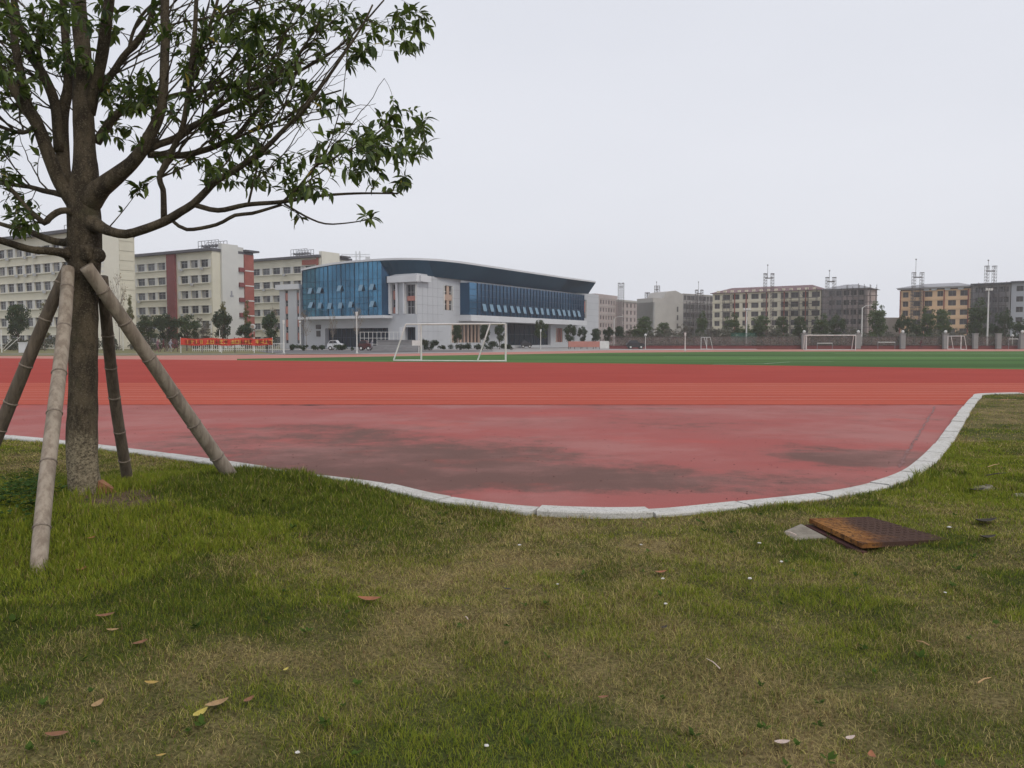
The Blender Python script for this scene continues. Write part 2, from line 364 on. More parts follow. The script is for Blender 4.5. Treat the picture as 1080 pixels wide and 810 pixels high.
# running surface
def track_mat(name, c1, c2, dirt=None, stains=(), lane=None, rough=.85):
    m, nt, b = new_mat(name); N = nt.nodes; L = nt.links
    b.inputs['Roughness'].default_value = rough; b.inputs['Specular IOR Level'].default_value = .04
    tc = N.new('ShaderNodeTexCoord')
    def noise(sc, st, det=8, r=.6):
        mp = N.new('ShaderNodeMapping'); mp.inputs['Scale'].default_value = st; L.new(tc.outputs['Object'], mp.inputs[0])
        n = N.new('ShaderNodeTexNoise'); n.inputs['Scale'].default_value = sc; n.inputs['Detail'].default_value = det; n.inputs['Roughness'].default_value = r
        L.new(mp.outputs[0], n.inputs['Vector']); return n.outputs['Fac']
    def ramp(f, p0, p1, a, bb):
        r = N.new('ShaderNodeMapRange'); r.interpolation_type = 'SMOOTHSTEP'
        r.inputs[1].default_value = p0; r.inputs[2].default_value = p1; r.inputs[3].default_value = a; r.inputs[4].default_value = bb; L.new(f, r.inputs[0]); return r.outputs[0]
    def mix(f, a, bcol):
        x = N.new('ShaderNodeMix'); x.data_type = 'RGBA'; L.new(f, x.inputs[0])
        if isinstance(a, tuple): x.inputs[6].default_value = (*a, 1)
        else: L.new(a, x.inputs[6])
        x.inputs[7].default_value = (*bcol, 1); return x.outputs[2]
    col = mix(ramp(noise(.35, (.5,1,1)), .35, .65, 0, 1), c1, c2)
    if dirt:
        big = noise(.42, (.8,.8,1), 12, .72); fine = noise(3.2, (1,1,1), 10, .8)
        ad = N.new('ShaderNodeMath'); ad.operation = 'MULTIPLY_ADD'; L.new(fine, ad.inputs[0]); ad.inputs[1].default_value = .62; L.new(big, ad.inputs[2])
        tot = ad.outputs[0]
        wn_ = N.new('ShaderNodeTexNoise'); wn_.inputs['Scale'].default_value = .55; wn_.inputs['Detail'].default_value = 7; wn_.inputs['Roughness'].default_value = .65; L.new(tc.outputs['Object'], wn_.inputs['Vector'])
        ws_ = N.new('ShaderNodeVectorMath'); ws_.operation = 'MULTIPLY_ADD'; L.new(wn_.outputs['Color'], ws_.inputs[0]); ws_.inputs[1].default_value = (4,3.4,0); ws_.inputs[2].default_value = (-2,-1.7,0)
        wa_ = N.new('ShaderNodeVectorMath'); wa_.operation = 'ADD'; L.new(ws_.outputs[0], wa_.inputs[0]); L.new(tc.outputs['Object'], wa_.inputs[1])
        for (sx, sy, rx, ry, amt) in stains:
            mp = N.new('ShaderNodeMapping'); mp.inputs['Location'].default_value = (-sx/rx, -sy/ry, 0); mp.inputs['Scale'].default_value = (1/rx, 1/ry, 0)
            L.new(wa_.outputs[0], mp.inputs[0])
            ln = N.new('ShaderNodeVectorMath'); ln.operation = 'LENGTH'; L.new(mp.outputs[0], ln.inputs[0])
            g = ramp(ln.outputs['Value'], 0, 1, amt, 0)
            a2 = N.new('ShaderNodeMath'); a2.operation = 'ADD'; L.new(tot, a2.inputs[0]); L.new(g, a2.inputs[1]); tot = a2.outputs[0]
        col = mix(ramp(tot, .82, 1.10, 0, .88), col, dirt)
        col = mix(ramp(noise(.3, (.8,.9,1), 10, .68), .44, .66, 0, .6), col, (.40,.20,.185))
        col = mix(ramp(noise(.5, (.8,1,1), 8, .65), .54, .72, 0, .5), col, (.47,.10,.085))
    if lane:
        col = mix(ramp(noise(1.2, (.02,3.2,1), 4, .5), .45, .7, 0, .45), col, lane)
    sp_ = noise(90, (1,1,1), 3, .6)
    v = N.new('ShaderNodeMapRange'); v.inputs[1].default_value = .3; v.inputs[2].default_value = .7; v.inputs[3].default_value = .8; v.inputs[4].default_value = 1.18; L.new(sp_, v.inputs[0])
    vm = N.new('ShaderNodeVectorMath'); vm.operation = 'SCALE'; L.new(col, vm.inputs[0]); L.new(v.outputs[0], vm.inputs['Scale'])
    L.new(vm.outputs[0], b.inputs['Base Color'])
    bp = N.new('ShaderNodeBump'); bp.inputs['Strength'].default_value = .35; bp.inputs['Distance'].default_value = .006
    L.new(sp_, bp.inputs['Height']); L.new(bp.outputs[0], b.inputs['Normal'])
    return m
M['runway'] = track_mat('faded_red_concrete', (.35,.105,.097), (.335,.13,.12), dirt=(.14,.092,.080),
    stains=[(-1.6,9.4,4.0,2.8,.38),(1.2,8.0,3.4,1.5,.30),(-3.0,12.5,3.2,2.2,.22),(4.3,9.8,1.5,1.4,.32),(-1.0,7.6,2.4,1.0,.2),(2.6,14.0,2.2,1.6,.14)])
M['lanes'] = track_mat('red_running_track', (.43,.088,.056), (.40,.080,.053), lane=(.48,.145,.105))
M['dzone'] = track_mat('dark_red_track', (.33,.054,.042), (.36,.062,.048))
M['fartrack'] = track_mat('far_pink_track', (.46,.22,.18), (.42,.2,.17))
BY = 17.6
P = lambda a, b: tuple(on_z(a, b, 0))[:2]
# faded red concrete reaching under the kerb
inner = [(p.x, p.y) for p in KP if p.x > -40 and p.x < 13 and p.y < BY]
rb = [(-60, BY)] + [(-60, inner[0][1]+18)] + inner + [(p.x, p.y) for p in KP if p.x > 8 and BY <= p.y < BY+.2][:1]
mb = MB(); rb = [(-60,BY)] + [(q.x,q.y) for q in KP if q.x > -60 and q.y < BY and q.x < 14]
x_end = [q.x for q in KP if q.x > 5 and q.y < BY][-1]
rb.append((x_end+.05, BY))
mb.poly([(x, y, 0) for x, y in rb]); tag(mb.build('runway', M['runway']), kind='structure')
LY = 27.0
sheet('track', [(-160,BY),(160,BY),(160,LY),(-160,LY)], 0, M['lanes'])
g_near = [(-40,379.6),(120,379.6),(250,379.9),(400,381.6),(540,382.3),(640,383.2),(840,385.8),(960,387.6),(1080,389.6),(1200,392)]
g_far = [(1250,370.3),(1080,370.4),(800,370.7),(640,372),(540,373.7),(400,376),(250,378.4),(120,379.2)]
gn = [P(*q) for q in g_near[2:]]; gf = [P(*q) for q in g_far[:-1]]
sheet('track_infield', [(-160,LY),(160,LY),(160,36.5)] + gn[::-1] + [(-44,67),(-70,66),(-160,62)], 0, M['dzone'])
M['turf'], nt, b = new_mat('artificial_turf'); N = nt.nodes; L = nt.links
tcn = N.new('ShaderNodeTexCoord'); mpn = N.new('ShaderNodeMapping'); mpn.inputs['Rotation'].default_value = (0,0,math.radians(-8)); mpn.inputs['Scale'].default_value = (.012,.22,1)
L.new(tcn.outputs['Object'], mpn.inputs[0]); wv = N.new('ShaderNodeTexNoise'); wv.inputs['Scale'].default_value = 1; wv.inputs['Detail'].default_value = 3; L.new(mpn.outputs[0], wv.inputs['Vector'])
crr = N.new('ShaderNodeValToRGB'); e = crr.color_ramp.elements; e[0].position=.38; e[0].color=(.045,.088,.03,1); e[1].position=.62; e[1].color=(.095,.19,.058,1)
L.new(wv.outputs['Fac'], crr.inputs[0]); L.new(crr.outputs[0], b.inputs['Base Color']); b.inputs['Roughness'].default_value = .9; b.inputs['Specular IOR Level'].default_value = .03
sheet('pitch', gn + gf, 0.0, M['turf'])
# outer lanes beyond the pitch, verge, plaza
far = [P(1250,368.2),P(1080,368.3),P(800,368.6),P(640,369.4),P(540,371.2),P(400,373.4),P(250,374.4)]
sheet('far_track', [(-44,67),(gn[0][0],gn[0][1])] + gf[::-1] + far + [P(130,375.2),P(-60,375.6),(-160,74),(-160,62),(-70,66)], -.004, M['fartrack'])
M['verge'] = mat('dry_verge_grass', (.14,.145,.065), (.22,.20,.12), .95, .25, spec=.03)
sheet('verge', [P(250,374.3),P(130,375.1),P(-60,375.5),(-160,74),(-260,200),(-60,230),P(300,366.5),P(300,372)], -.02, M['verge'])
sheet('plaza', [P(290,372.6),P(400,373),P(540,371),P(640,369.3),P(800,368.5),(60,205),(-40,230),P(290,366.6)], -.03, M['pave'])
mb = MB(); mb.poly([(*P(a_, b_), -.012) for a_, b_ in ((282,372),(380,372.3),(445,371.3),(520,370.5),(520,369.4),(400,369.2),(300,369.0),(270,370))])
tag(mb.build('road', M['asphalt']), kind='structure')
# lane lines: worn white paint, slightly raised sheets
M['line'] = mat('worn_white_line', (.66,.40,.35), (.54,.20,.16), .8, .8, stretch=(.3,1,1))
mb = MB()
for i in range(1, 9):
    y = BY + .6 + i*1.02
    for k in range(-30, 31):
        mb.quad((k*3, y, .004), (k*3+3, y, .004), (k*3+3, y+.05, .004), (k*3, y+.05, .004))
tag(mb.build('lane_lines', M['line']), kind='structure')
M['pline'] = mat('pitch_line', (.42,.48,.36), (.3,.38,.25), .8, .5)
mb = MB()
def strip(pts, wd, z=.005):
    for (a_, b_) in zip(pts[:-1], pts[1:]):
        a_ = Vector((*a_, z)); b_ = Vector((*b_, z)); n_ = (b_-a_).cross(Vector((0,0,1))).normalized()*wd/2
        mb.quad(a_-n_, a_+n_, b_+n_, b_-n_)
strip([P(752,384.4), P(806,383.6), P(833,381.8)], .16); strip([P(833,381.8), P(880,381.3)], .12)
strip([P(412,380.9), P(460,381.6)], .14); strip([P(780,378), P(880,377.5)], .25)
strip([P(700,376.3), P(1080,376.9)], .3); strip([P(880,372.7), P(1080,372.9)], .5)
tag(mb.build('pitch_lines', M['pline']), kind='structure')
# dark ragged joint between the bright track and the faded concrete
M['crack'] = mat('dark_joint', (.05,.02,.018), (.10,.035,.03), .95, 2)
mb = MB(); x = -30.0
while x < x_end-.2:
    l = rnd.uniform(.15,.7); wdt = (.03+.12*max(0, math.sin(x*.9)+rnd.uniform(-.5,.8))*rnd.random())
    mb.poly([(x,BY-.01,.0045),(x+l*.5,BY-wdt,.0045),(x+l,BY-.012,.0045),(x+l,BY+.03,.0045),(x+l*.4,BY+.03+wdt*.4,.0045),(x,BY+.028,.0045)]); x += l
tag(mb.build('track_joint', M['crack']), kind='structure')
# seam on the right of the runway
mb = MB(); sm = [on_z(a_, b_, .0) for a_, b_ in ((986.7,428.5),(978,443),(968,460),(955,480),(948,494))]
pp = []
for a_, b_ in zip(sm[:-1], sm[1:]):
    for k in range(24): pp.append(a_.lerp(b_, k/24)+Vector((rnd.gauss(0,.012), rnd.gauss(0,.012), 0)))
for i in range(len(pp)-1):
    w_ = rnd.uniform(.004,.028); mb.quad(pp[i]+Vector((-w_,0,.004)), pp[i]+Vector((w_,0,.004)), pp[i+1]+Vector((w_,0,.004)), pp[i+1]+Vector((-w_,0,.004)))
M['seam'] = mat('crumbled_seam', (.30,.16,.15), (.17,.09,.085), .95, 8)
tag(mb.build('runway_seam', M['seam']), kind='structure')

# grit and crumbs lying on the runway
mb = MB()
for k in range(700):
    yy = 7+rnd.random()*10; xx = rnd.uniform(-.75, .6)*yy
    if kerb_sd([xx],[yy])[0] > -.2: continue
    r_ = rnd.uniform(.003,.011); mb.poly([(xx-r_,yy-r_*.6,.004),(xx+r_,yy-r_*.4,.004),(xx+r_*.5,yy+r_,.004+r_*.6)])
tag(mb.build('grit', M['crack']), 'dark grit strewn over the faded red concrete', 'grit', kind='stuff')
# kerb stones
m, nt, b = new_mat('pale_granite_kerb'); M['kerb'] = m; N = nt.nodes; L = nt.links; tcn = N.new('ShaderNodeTexCoord')
def _n(sc, det=8, r=.65):
    n_ = N.new('ShaderNodeTexNoise'); n_.inputs['Scale'].default_value = sc; n_.inputs['Detail'].default_value = det; n_.inputs['Roughness'].default_value = r; L.new(tcn.outputs['Object'], n_.inputs['Vector']); return n_.outputs['Fac']
def _m(f, p0, p1, amt, a_, col):
    r = N.new('ShaderNodeMapRange'); r.inputs[1].default_value=p0; r.inputs[2].default_value=p1; r.inputs[4].default_value=amt; L.new(f, r.inputs[0])
    x = N.new('ShaderNodeMix'); x.data_type='RGBA'; L.new(r.outputs[0], x.inputs[0])
    if isinstance(a_, tuple): x.inputs[6].default_value=(*a_,1)
    else: L.new(a_, x.inputs[6])
    x.inputs[7].default_value=(*col,1); return x.outputs[2]
c_ = _m(_n(120, 3, .5), .42, .6, .9, (.62,.61,.58), (.43,.42,.40)); c_ = _m(_n(3.5), .48, .68, .5, c_, (.36,.335,.29)); c_ = _m(_n(22), .54, .68, .7, c_, (.20,.18,.14))
L.new(c_, b.inputs['Base Color']); b.inputs['Roughness'].default_value = .9; b.inputs['Specular IOR Level'].default_value = .15
bp = N.new('ShaderNodeBump'); bp.inputs['Strength'].default_value=.5; bp.inputs['Distance'].default_value=.004; L.new(_n(90), bp.inputs['Height']); L.new(bp.outputs[0], b.inputs['Normal'])
mb = MB(); acc = [0.0]
for i in range(1, len(KP)): acc.append(acc[-1]+(KP[i]-KP[i-1]).length)
def at_len(s_):
    s_ = min(max(s_, 0), acc[-1]-1e-4)
    import bisect
    i = bisect.bisect_right(acc, s_)-1; t = (s_-acc[i])/max(acc[i+1]-acc[i], 1e-9)
    return KP[i].lerp(KP[i+1], t), (KP[i+1]-KP[i]).normalized()
s_ref = min(range(len(KP)), key=lambda i: (KP[i]-on_z(567,537.5,KERB_Z)).length); s0 = acc[s_ref] % .9
s_ = s0
while s_ < acc[-1]-.9:
    j = rnd.uniform(-.008,.008); dz = rnd.uniform(-.006,.006)
    if abs(s_-acc[s_ref]) < .1: dz += .014
    if at_len(s_)[0].x > 12.6: dz -= .028
    n_ = 6; ring = []
    for k in range(n_+1):
        p, d = at_len(s_+.014+(.872)*k/n_); nrm = Vector((d.y, -d.x, 0))
        prof = [(-.092,-.12),(-.092,KERB_Z-.012),(-.082,KERB_Z),(.094,KERB_Z),(.104,KERB_Z-.012),(.104,-.12)]
        ring.append([Vector((p.x,p.y,0))+nrm*(o_+j)+Vector((0,0,z_+dz)) for o_, z_ in prof])
    n0 = len(mb.v)
    for r_ in ring: mb.v += [tuple(q) for q in r_]
    for k in range(n_):
        for q in range(5): mb.f.append((n0+k*6+q, n0+k*6+q+1, n0+(k+1)*6+q+1, n0+(k+1)*6+q)); mb.m.append(0)
    mb.f.append(tuple(n0+q for q in range(6))); mb.m.append(0); mb.f.append(tuple(n0+n_*6+q for q in range(5,-1,-1))); mb.m.append(0)
    s_ += .9
tag(mb.build('kerb', M['kerb']), kind='structure')

# ------------------------------------------------------------------ grass blades (near lawn)
def blades(name, n, xr, yr, dens, seed, wmul=1.0, segs=2):
    g = np.random.default_rng(seed)
    x = g.uniform(*xr, n); y = g.uniform(*yr, n)
    dist = np.sqrt(x*x+y*y)
    k = g.random(n) < dens(dist); x, y, dist = x[k], y[k], dist[k]
    # inside a generous wedge in front of the lens, so a step aside still shows grass
    k = (np.abs(x) < (y+1.2)*.78+1.0); x, y, dist = x[k], y[k], dist[k]
    s = kerb_sd(x, y); k = s > .100; x, y, dist, s = x[k], y[k], dist[k], s[k]
    lush = lush_map(x, y); dry = dry_map(x, y); n = len(x)
    # thin out the straw patches and the bare soil ring
    onslab = in_quad(x, y, SLABX) | in_quad(x, y, CONC)
    k0 = ~onslab; x, y, dist, s, lush, dry = x[k0], y[k0], dist[k0], s[k0], lush[k0], dry[k0]; n = len(x)
    soil = 1.1*np.exp(-((x-TREE.x-.22)**2/.16+(y-TREE.y+.12)**2/.10)) + 1.0*np.exp(-((x+2.88)**2/.12+(y-5.9)**2/.07)) + .75*np.exp(-((x-.75)**2/.5+(y-6.0)**2/.05))*vnoise(x,y,4,12)
    soil += .9*np.exp(-((x-1.95)**2/.02+(y-3.05)**2/.008))
    soil = np.clip(soil*(.6+.8*vnoise(x, y, 9, 14)), 0, 1)
    k = (g.random(n) < (1-.35*dry)) & (g.random(n) > soil*.9)
    x, y, dist, s, lush, dry = x[k], y[k], dist[k], s[k], lush[k], dry[k]; n = len(x)
    base = hgt(x, y); w = np.clip((s-.1)/.5, 0, 1); base = base*w+(1-w)*.02 - .004
    clump = vnoise(x, y, 7, 41)
    tuft = np.clip(vnoise(x, y, 2.3, 55)*2-1.15, 0, 1)
    fine = vnoise(x, y, 13, 63)
    ln = (.013+.021*g.random(n)) * (.55+.5*clump+.55*fine) * (1+1.5*lush+.7*tuft) * (1-.15*dry)
    ln = np.where(s < .26, ln*(1.05+1.5*np.clip(vnoise(x, y, 3.3, 70)-.35, 0, 1)*g.random(n)*2), ln)
    wd = (.0010+.0008*g.random(n))*(1+.35*lush)*wmul*np.clip(dist/4.5, .75, 3.2)
    an = g.uniform(0, 2*np.pi, n); lean = g.uniform(.3, 1.9, n)*(.8+.6*dry)*(1-.3*np.clip(lush,0,1))
    dx, dy = np.cos(an), np.sin(an); fa = an+np.pi/2+g.uniform(-.6,.6,n); sx, sy = np.cos(fa), np.sin(fa)
    rows = []; ts = [0, .55, 1.0] if segs == 2 else [0, 1.0]
    for t in ts:
        off = ln*lean*t*t*.8; hh = ln*(t-.35*lean*.5*t*t); hh = np.maximum(hh, .002*t)
        cx = x+dx*off; cy = y+dy*off; cz = base+hh; ww = wd*(1-t*.55) if t < 1 else wd*0
        if t < 1:
            rows.append(np.stack([cx-sx*ww, cy-sy*ww, cz], 1)); rows.append(np.stack([cx+sx*ww, cy+sy*ww, cz], 1))
        else: rows.append(np.stack([cx, cy, cz], 1))
    k = len(rows); V = np.stack(rows, 1).reshape(-1, 3); b0 = np.arange(n)*k
    if segs == 2: F_ = np.concatenate([np.stack([b0, b0+1, b0+3], 1), np.stack([b0, b0+3, b0+2], 1), np.stack([b0+2, b0+3, b0+4], 1)])
    else: F_ = np.stack([b0, b0+1, b0+2], 1)
    green = np.array([.120,.180,.022]); lime = np.array([.30,.315,.038]); straw = np.array([.48,.395,.165]); brown = np.array([.17,.105,.055]); dark = np.array([.035,.065,.018])
    r = g.random(n)[:, None]; c = green*(1-r)+lime*r
    mk = (vnoise(x, y, 1.3, 91) > .58) & (g.random(n) < .7); c[mk] = c[mk]*.4+dark*.6
    isdry = g.random(n) < (dry*.82+.06); c[isdry] = straw*(.55+.6*g.random((isdry.sum(),1)))
    isb = g.random(n) < (.05+.14*dry); c[isb] = brown*(.7+.6*g.random((isb.sum(),1)))
    c = c*(.8+.4*g.random((n,1)))
    c = np.repeat(c, k, 0)
    return np_mesh(name, V, F_, M['grassb'], c)
M['grassb'] = attr_mat('grass_blade', .85, .3, .06)
bm_ = blades("grass", 3000000, (-8, 10.5), (1.3, 11), lambda d: np.clip((4.6/np.maximum(d, 2.4))**1.3, 0, 1), 1)
o = bpy.data.objects.new('grass', bm_); COL.objects.link(o); tag(o, 'short mown grass of the near lawn, green tufts among straw patches', 'grass', kind='stuff')
bm2 = blades("grass", 800000, (-18, 24), (8.6, 24), lambda d: np.clip((11/np.maximum(d, 9))**1.3*np.clip((d-8.6)/2,0,1), 0, 1), 2, 1.3, 1)
o = bpy.data.objects.new('grass', bm2); COL.objects.link(o); tag(o, 'finer looking grass of the farther lawn behind the kerb bend and tree', 'grass', kind='stuff')


# ------------------------------------------------------------------ facades
class Fac:
    """vertical plane; s runs left to right as seen from outside, z up, out towards the viewer"""
    def __init__(s, ox, oy, dx, dy):
        l = math.hypot(dx, dy); s.o = Vector((ox, oy, 0)); s.d = Vector((dx/l, dy/l, 0)); s.n = Vector((dy/l, -dx/l, 0))
        s.ang = math.atan2(dy, dx)
    def pt(s, a, z, out=0.0): p = s.o + s.d*a + s.n*out; return Vector((p.x, p.y, z))
    def hit(s, px, py, out=0.0):
        r = ray(px, py); o = s.o + s.n*out; t = (o-CAM).dot(s.n)/r.dot(s.n); q = CAM+r*t
        return (q-s.o).dot(s.d), q.z
    def s(s_, px, out=0.0): return s_.hit(px, 360, out)[0]
    def z(s_, px, py, out=0.0): return s_.hit(px, py, out)[1]
UD = (.514, .857); VD = (.857, -.514)

def front_wall(mb, F, s0, s1, z0, z1, ops, rev=.25, m=0, out=0.0):
    """wall face with real recessed openings (a0,a1,b0,b1)"""
    xs = sorted({s0, s1} | {o[0] for o in ops} | {o[1] for o in ops}); zs = sorted({z0, z1} | {o[2] for o in ops} | {o[3] for o in ops})
    xs = [x for x in xs if s0-1e-6 <= x <= s1+1e-6]; zs = [z for z in zs if z0-1e-6 <= z <= z1+1e-6]
    def inside(x, z): return any(o[0] < x < o[1] and o[2] < z < o[3] for o in ops)
    for j in range(len(zs)-1):
        zc = (zs[j]+zs[j+1])/2; i = 0
        while i < len(xs)-1:
            if inside((xs[i]+xs[i+1])/2, zc): i += 1; continue
            k = i
            while k < len(xs)-1 and not inside((xs[k]+xs[k+1])/2, zc): k += 1
            mb.quad(F.pt(xs[i],zs[j],out), F.pt(xs[k],zs[j],out), F.pt(xs[k],zs[j+1],out), F.pt(xs[i],zs[j+1],out), m); i = k
    for a0, a1, b0, b1 in ops:
        r = out-rev
        mb.quad(F.pt(a0,b0,out), F.pt(a1,b0,out), F.pt(a1,b0,r), F.pt(a0,b0,r), m)
        mb.quad(F.pt(a0,b1,r), F.pt(a1,b1,r), F.pt(a1,b1,out), F.pt(a0,b1,out), m)
        mb.quad(F.pt(a0,b0,r), F.pt(a0,b1,r), F.pt(a0,b1,out), F.pt(a0,b0,out), m)
        mb.quad(F.pt(a1,b0,out), F.pt(a1,b1,out), F.pt(a1,b1,r), F.pt(a1,b0,r), m)
def block(mb, F, s0, s1, z0, z1, depth, ops=(), rev=.25, m=0, out=0.0):
    front_wall(mb, F, s0, s1, z0, z1, list(ops), rev, m, out)
    a, b_, c, d = F.pt(s0,z0,out), F.pt(s1,z0,out), F.pt(s1,z0,-depth), F.pt(s0,z0,-depth)
    A, B_, C_, D = F.pt(s0,z1,out), F.pt(s1,z1,out), F.pt(s1,z1,-depth), F.pt(s0,z1,-depth)
    mb.quad(b_, c, C_, B_, m); mb.quad(c, d, D, C_, m); mb.quad(d, a, A, D, m); mb.quad(A, B_, C_, D, m)
WM = {}
def window(parent, F, s0, s1, z0, z1, recess=.18, out=0.0, style='two', name='window', mats=None):
    w, h = round(s1-s0, 2), round(z1-z0, 2); vr = rnd.choice((0,0,0,1,1,2)) if mats is None else 0; key = (w, h, style, name, vr)
    if key not in WM:
        mb = MB(); t = .06
        mb.quad((-w/2,0.03,0), (w/2,0.03,0), (w/2,0.03,h), (-w/2,0.03,h), 1)
        mb.box(-w/2, -w/2+t, -.03, .02, 0, h); mb.box(w/2-t, w/2, -.03, .02, 0, h)
        mb.box(-w/2+t, w/2-t, -.03, .02, 0, t); mb.box(-w/2+t, w/2-t, -.03, .02, h-t, h)
        if style in ('two', 'cross'): mb.box(-t/2, t/2, -.03, .02, t, h-t)
        if style == 'cross':
            mb.box(-w/2+t, -t/2, -.03, .02, h*.66, h*.66+t); mb.box(t/2, w/2-t, -.03, .02, h*.66, h*.66+t)
        if vr == 2: mb.quad((-w/2+t,.015,.1),(-.05,.015,.1),(-.05,.015,h-.1),(-w/2+t,.015,h-.1), 2)
        WM[key] = mb.mesh(name, mats or [M['frame'], M['pane'] if vr != 1 else M['pane2'], M['curtain']])
    o = bpy.data.objects.new(name, WM[key]); COL.objects.link(o); o.parent = parent
    p = F.pt((s0+s1)/2, z0, out-recess); o.location = p - parent.location; o.rotation_euler = (0, 0, F.ang)
    return o

# ------------------------------------------------------------------ dormitories
def rooftop_rack(parent, F, s0, s1, dback, z0, h=2.2):
    mb = MB()
    n = 6
    for i in range(n+1):
        for o_ in (-dback, -dback-2.2): 
            p = F.pt(s0+(s1-s0)*i/n, z0, o_); mb.tube([p, p+Vector((0,0,h))], .07, 4)
    for z in (z0+.5, z0+1.2, z0+h):
        for o_ in (-dback, -dback-2.2): mb.tube([F.pt(s0,z,o_), F.pt(s1,z,o_)], .06, 4)
    for i in range(n):
        a = F.pt(s0+(s1-s0)*(i+.1)/n, z0+h*.55, -dback-1.9); b_ = F.pt(s0+(s1-s0)*(i+.9)/n, z0+h*.55, -dback-.2)
        mb.tube([a, b_], .28, 6)
    mb.build('tank_rack', M['steel'], parent)
def dorm(name, label, cpx, d, nfl, ncol, H, group, blocks, gable, wall='cream', rackpos=None, sp=2.5, vis=99):
    c = at_y(cpx, 360, d); F = Fac(c.x, c.y, *VD); G = Fac(c.x, c.y, *UD)
    e = empty(name, (c.x, c.y, 0), label, 'dormitory', group)
    fh = (H-1.0)/nfl; ops = []; wins = []
    blocks = [(-F.s(a_), -F.s(b_), n_) for a_, b_, n_ in blocks]
    for b0, b1, n in blocks:                      # runs of windows, right to left
        st = (b1-b0)/n
        for i in range(n):
            xc = -b0-st*(i+.5)
            for f in range(nfl): wins.append((xc-st*.35, xc+st*.35, f*fh+.95, f*fh+2.55))
    L_ = max(b[1] for b in blocks)+.8; mb = MB()
    block(mb, F, -L_, 0, 0, H, gable[0], wins, .22)
    mb.build('wall', M[wall], e)
    for w_ in wins[:100]: window(e, F, *w_, style='cross')
    # pale bands: sills and piers between the windows
    mb = MB()
    for b0, b1, n in blocks:
        st = (b1-b0)/n
        for f in range(nfl):
            mb.fbox(F, -b1, -b0, .003, .22, f*fh+.72, f*fh+.92); mb.fbox(F, -b1, -b0, .003, .16, f*fh+2.52, f*fh+2.66)
    mb.build('sill_band', M['cream_side'], e)
    mb = MB()
    for b0, b1, n in blocks:
        st = (b1-b0)/n
        for f in range(nfl):
            for i in range(n+1):
                xc = -b0-st*i; mb.fbox(F, xc-st*.13, xc+st*.13, .003, .09, f*fh+.925, f*fh+2.515)
    tag(mb.build('pier', M['pale'], e), kind='stuff')
    # air conditioners on the sills
    mb = MB(); k = 0
    for w_ in wins:
        if rnd.random() < .45: mb.fbox(F, w_[0]+.25, w_[0]+1.0, .23, .5, w_[2]-.55, w_[2]-.05)
    tag(mb.build('air_conditioner', M['frame'], e), 'white air conditioner boxes hung under the sills', kind='stuff')
    mb = MB(); mb.fbox(F, -L_-.6, .28, -gable[0]+.01, .9, H+.002, H+.55)
    mb.build('roof', M['roofgrey'], e)
    return e, F, G, H
e, F, G, H = dorm('dormitory_block', 'cream dormitory partly behind the tree trunk, tall pale gable and sloped dark eaves', 90, 140, 6, 17, 20.4, 'cream dormitory blocks on the left',
    [(88, -42, 14)], (9.8,))
# gable tower panel and banded yellow end
mb = MB(); mb.fbox(G, .3, G.s(128,.5), .004, .5, 0, H+.9); gt = mb.build('gable_tower', M['cream_side'], e)
mb = MB()
gx_ = G.s(143,.3); mb.fbox(G, G.s(128,.5)+.05, gx_, .30, .34, 0, H+.5)
for f in range(12):
    mb.fbox(G, G.s(128,.5)+.1, gx_-.1, .343, .42, f*1.75+.3, f*1.75+1.35)
mb.build('yellow_panel', M['cream'], e)
mb = MB()
for z_, w_ in ((17.3,.9),(15.1,1.0),(14.5,.8),(13.6,.9)): mb.fbox(G, 3.0-w_/2, 3.0+w_/2, .503, .54, z_, z_+.35)
mb.build('wall_number', M['pale'], gt)
rooftop_rack(e, F, -14, -8.5, 5, H+.5)
# second block
e, F, G, H = dorm('dormitory_block', 'cream dormitory with maroon stair strip and brick red end, behind the red banner', 225, 166, 6, 9, 20.0, 'cream dormitory blocks on the left',
    [(222.7, 190.8, 3), (177.6, 145.5, 3)], (10.6,))
mb = MB(); mb.fbox(F, F.s(179), F.s(187.8), .004, .45, 0, H-.05); mb.build('stair_strip', M['maroon'], e)
mb = MB(); mb.fbox(G, .05, 2.0, .004, .06, 0, H-.02); mb.build('end_pier', M['cream'], e)
mb = MB(); mb.fbox(G, 2.1, 6.3, -.5, .55, 0, H+1.7); tw = mb.build('gable_tower', M['pale'], e)
mb = MB(); mb.fbox(G, 4.0, 4.9, .553, .58, 10.7, 11.1); mb.fbox(G, 4.2, 4.6, .553, .6, 11.1, 12.0); mb.build('wall_number', M['joint'], tw)
mb = MB(); mb.fbox(G, 6.4, 8.0, .004, .25, 0, H+1.4)
mb.build('stair_shaft', M['pale'], e)
mb = MB()
for f in range(1, 6): mb.fbox(G, 6.55, 7.9, .253, .7, f*3.2+.2, f*3.2+1.1)
mb.build('balcony', M['maroon'], e)
mb = MB(); mb.fbox(G, 8.05, 10.5, .004, .5, 0, H-.03); bw = mb.build('brick_end', M['brick'], e)
mb = MB(); mb.fbox(G, 7.9, 11.6, -8, 1.1, H+.56, H+.95); mb.build('end_roof', M['roofgrey'], e)
mb = MB()
for f in range(1, 6): mb.fbox(G, 8.1, 10.45, .503, .56, f*3.2+.4, f*3.2+.62)
mb.build('white_band', M['white'], bw)
rooftop_rack(e, F, -8.0, -1.5, 3, H+.5)
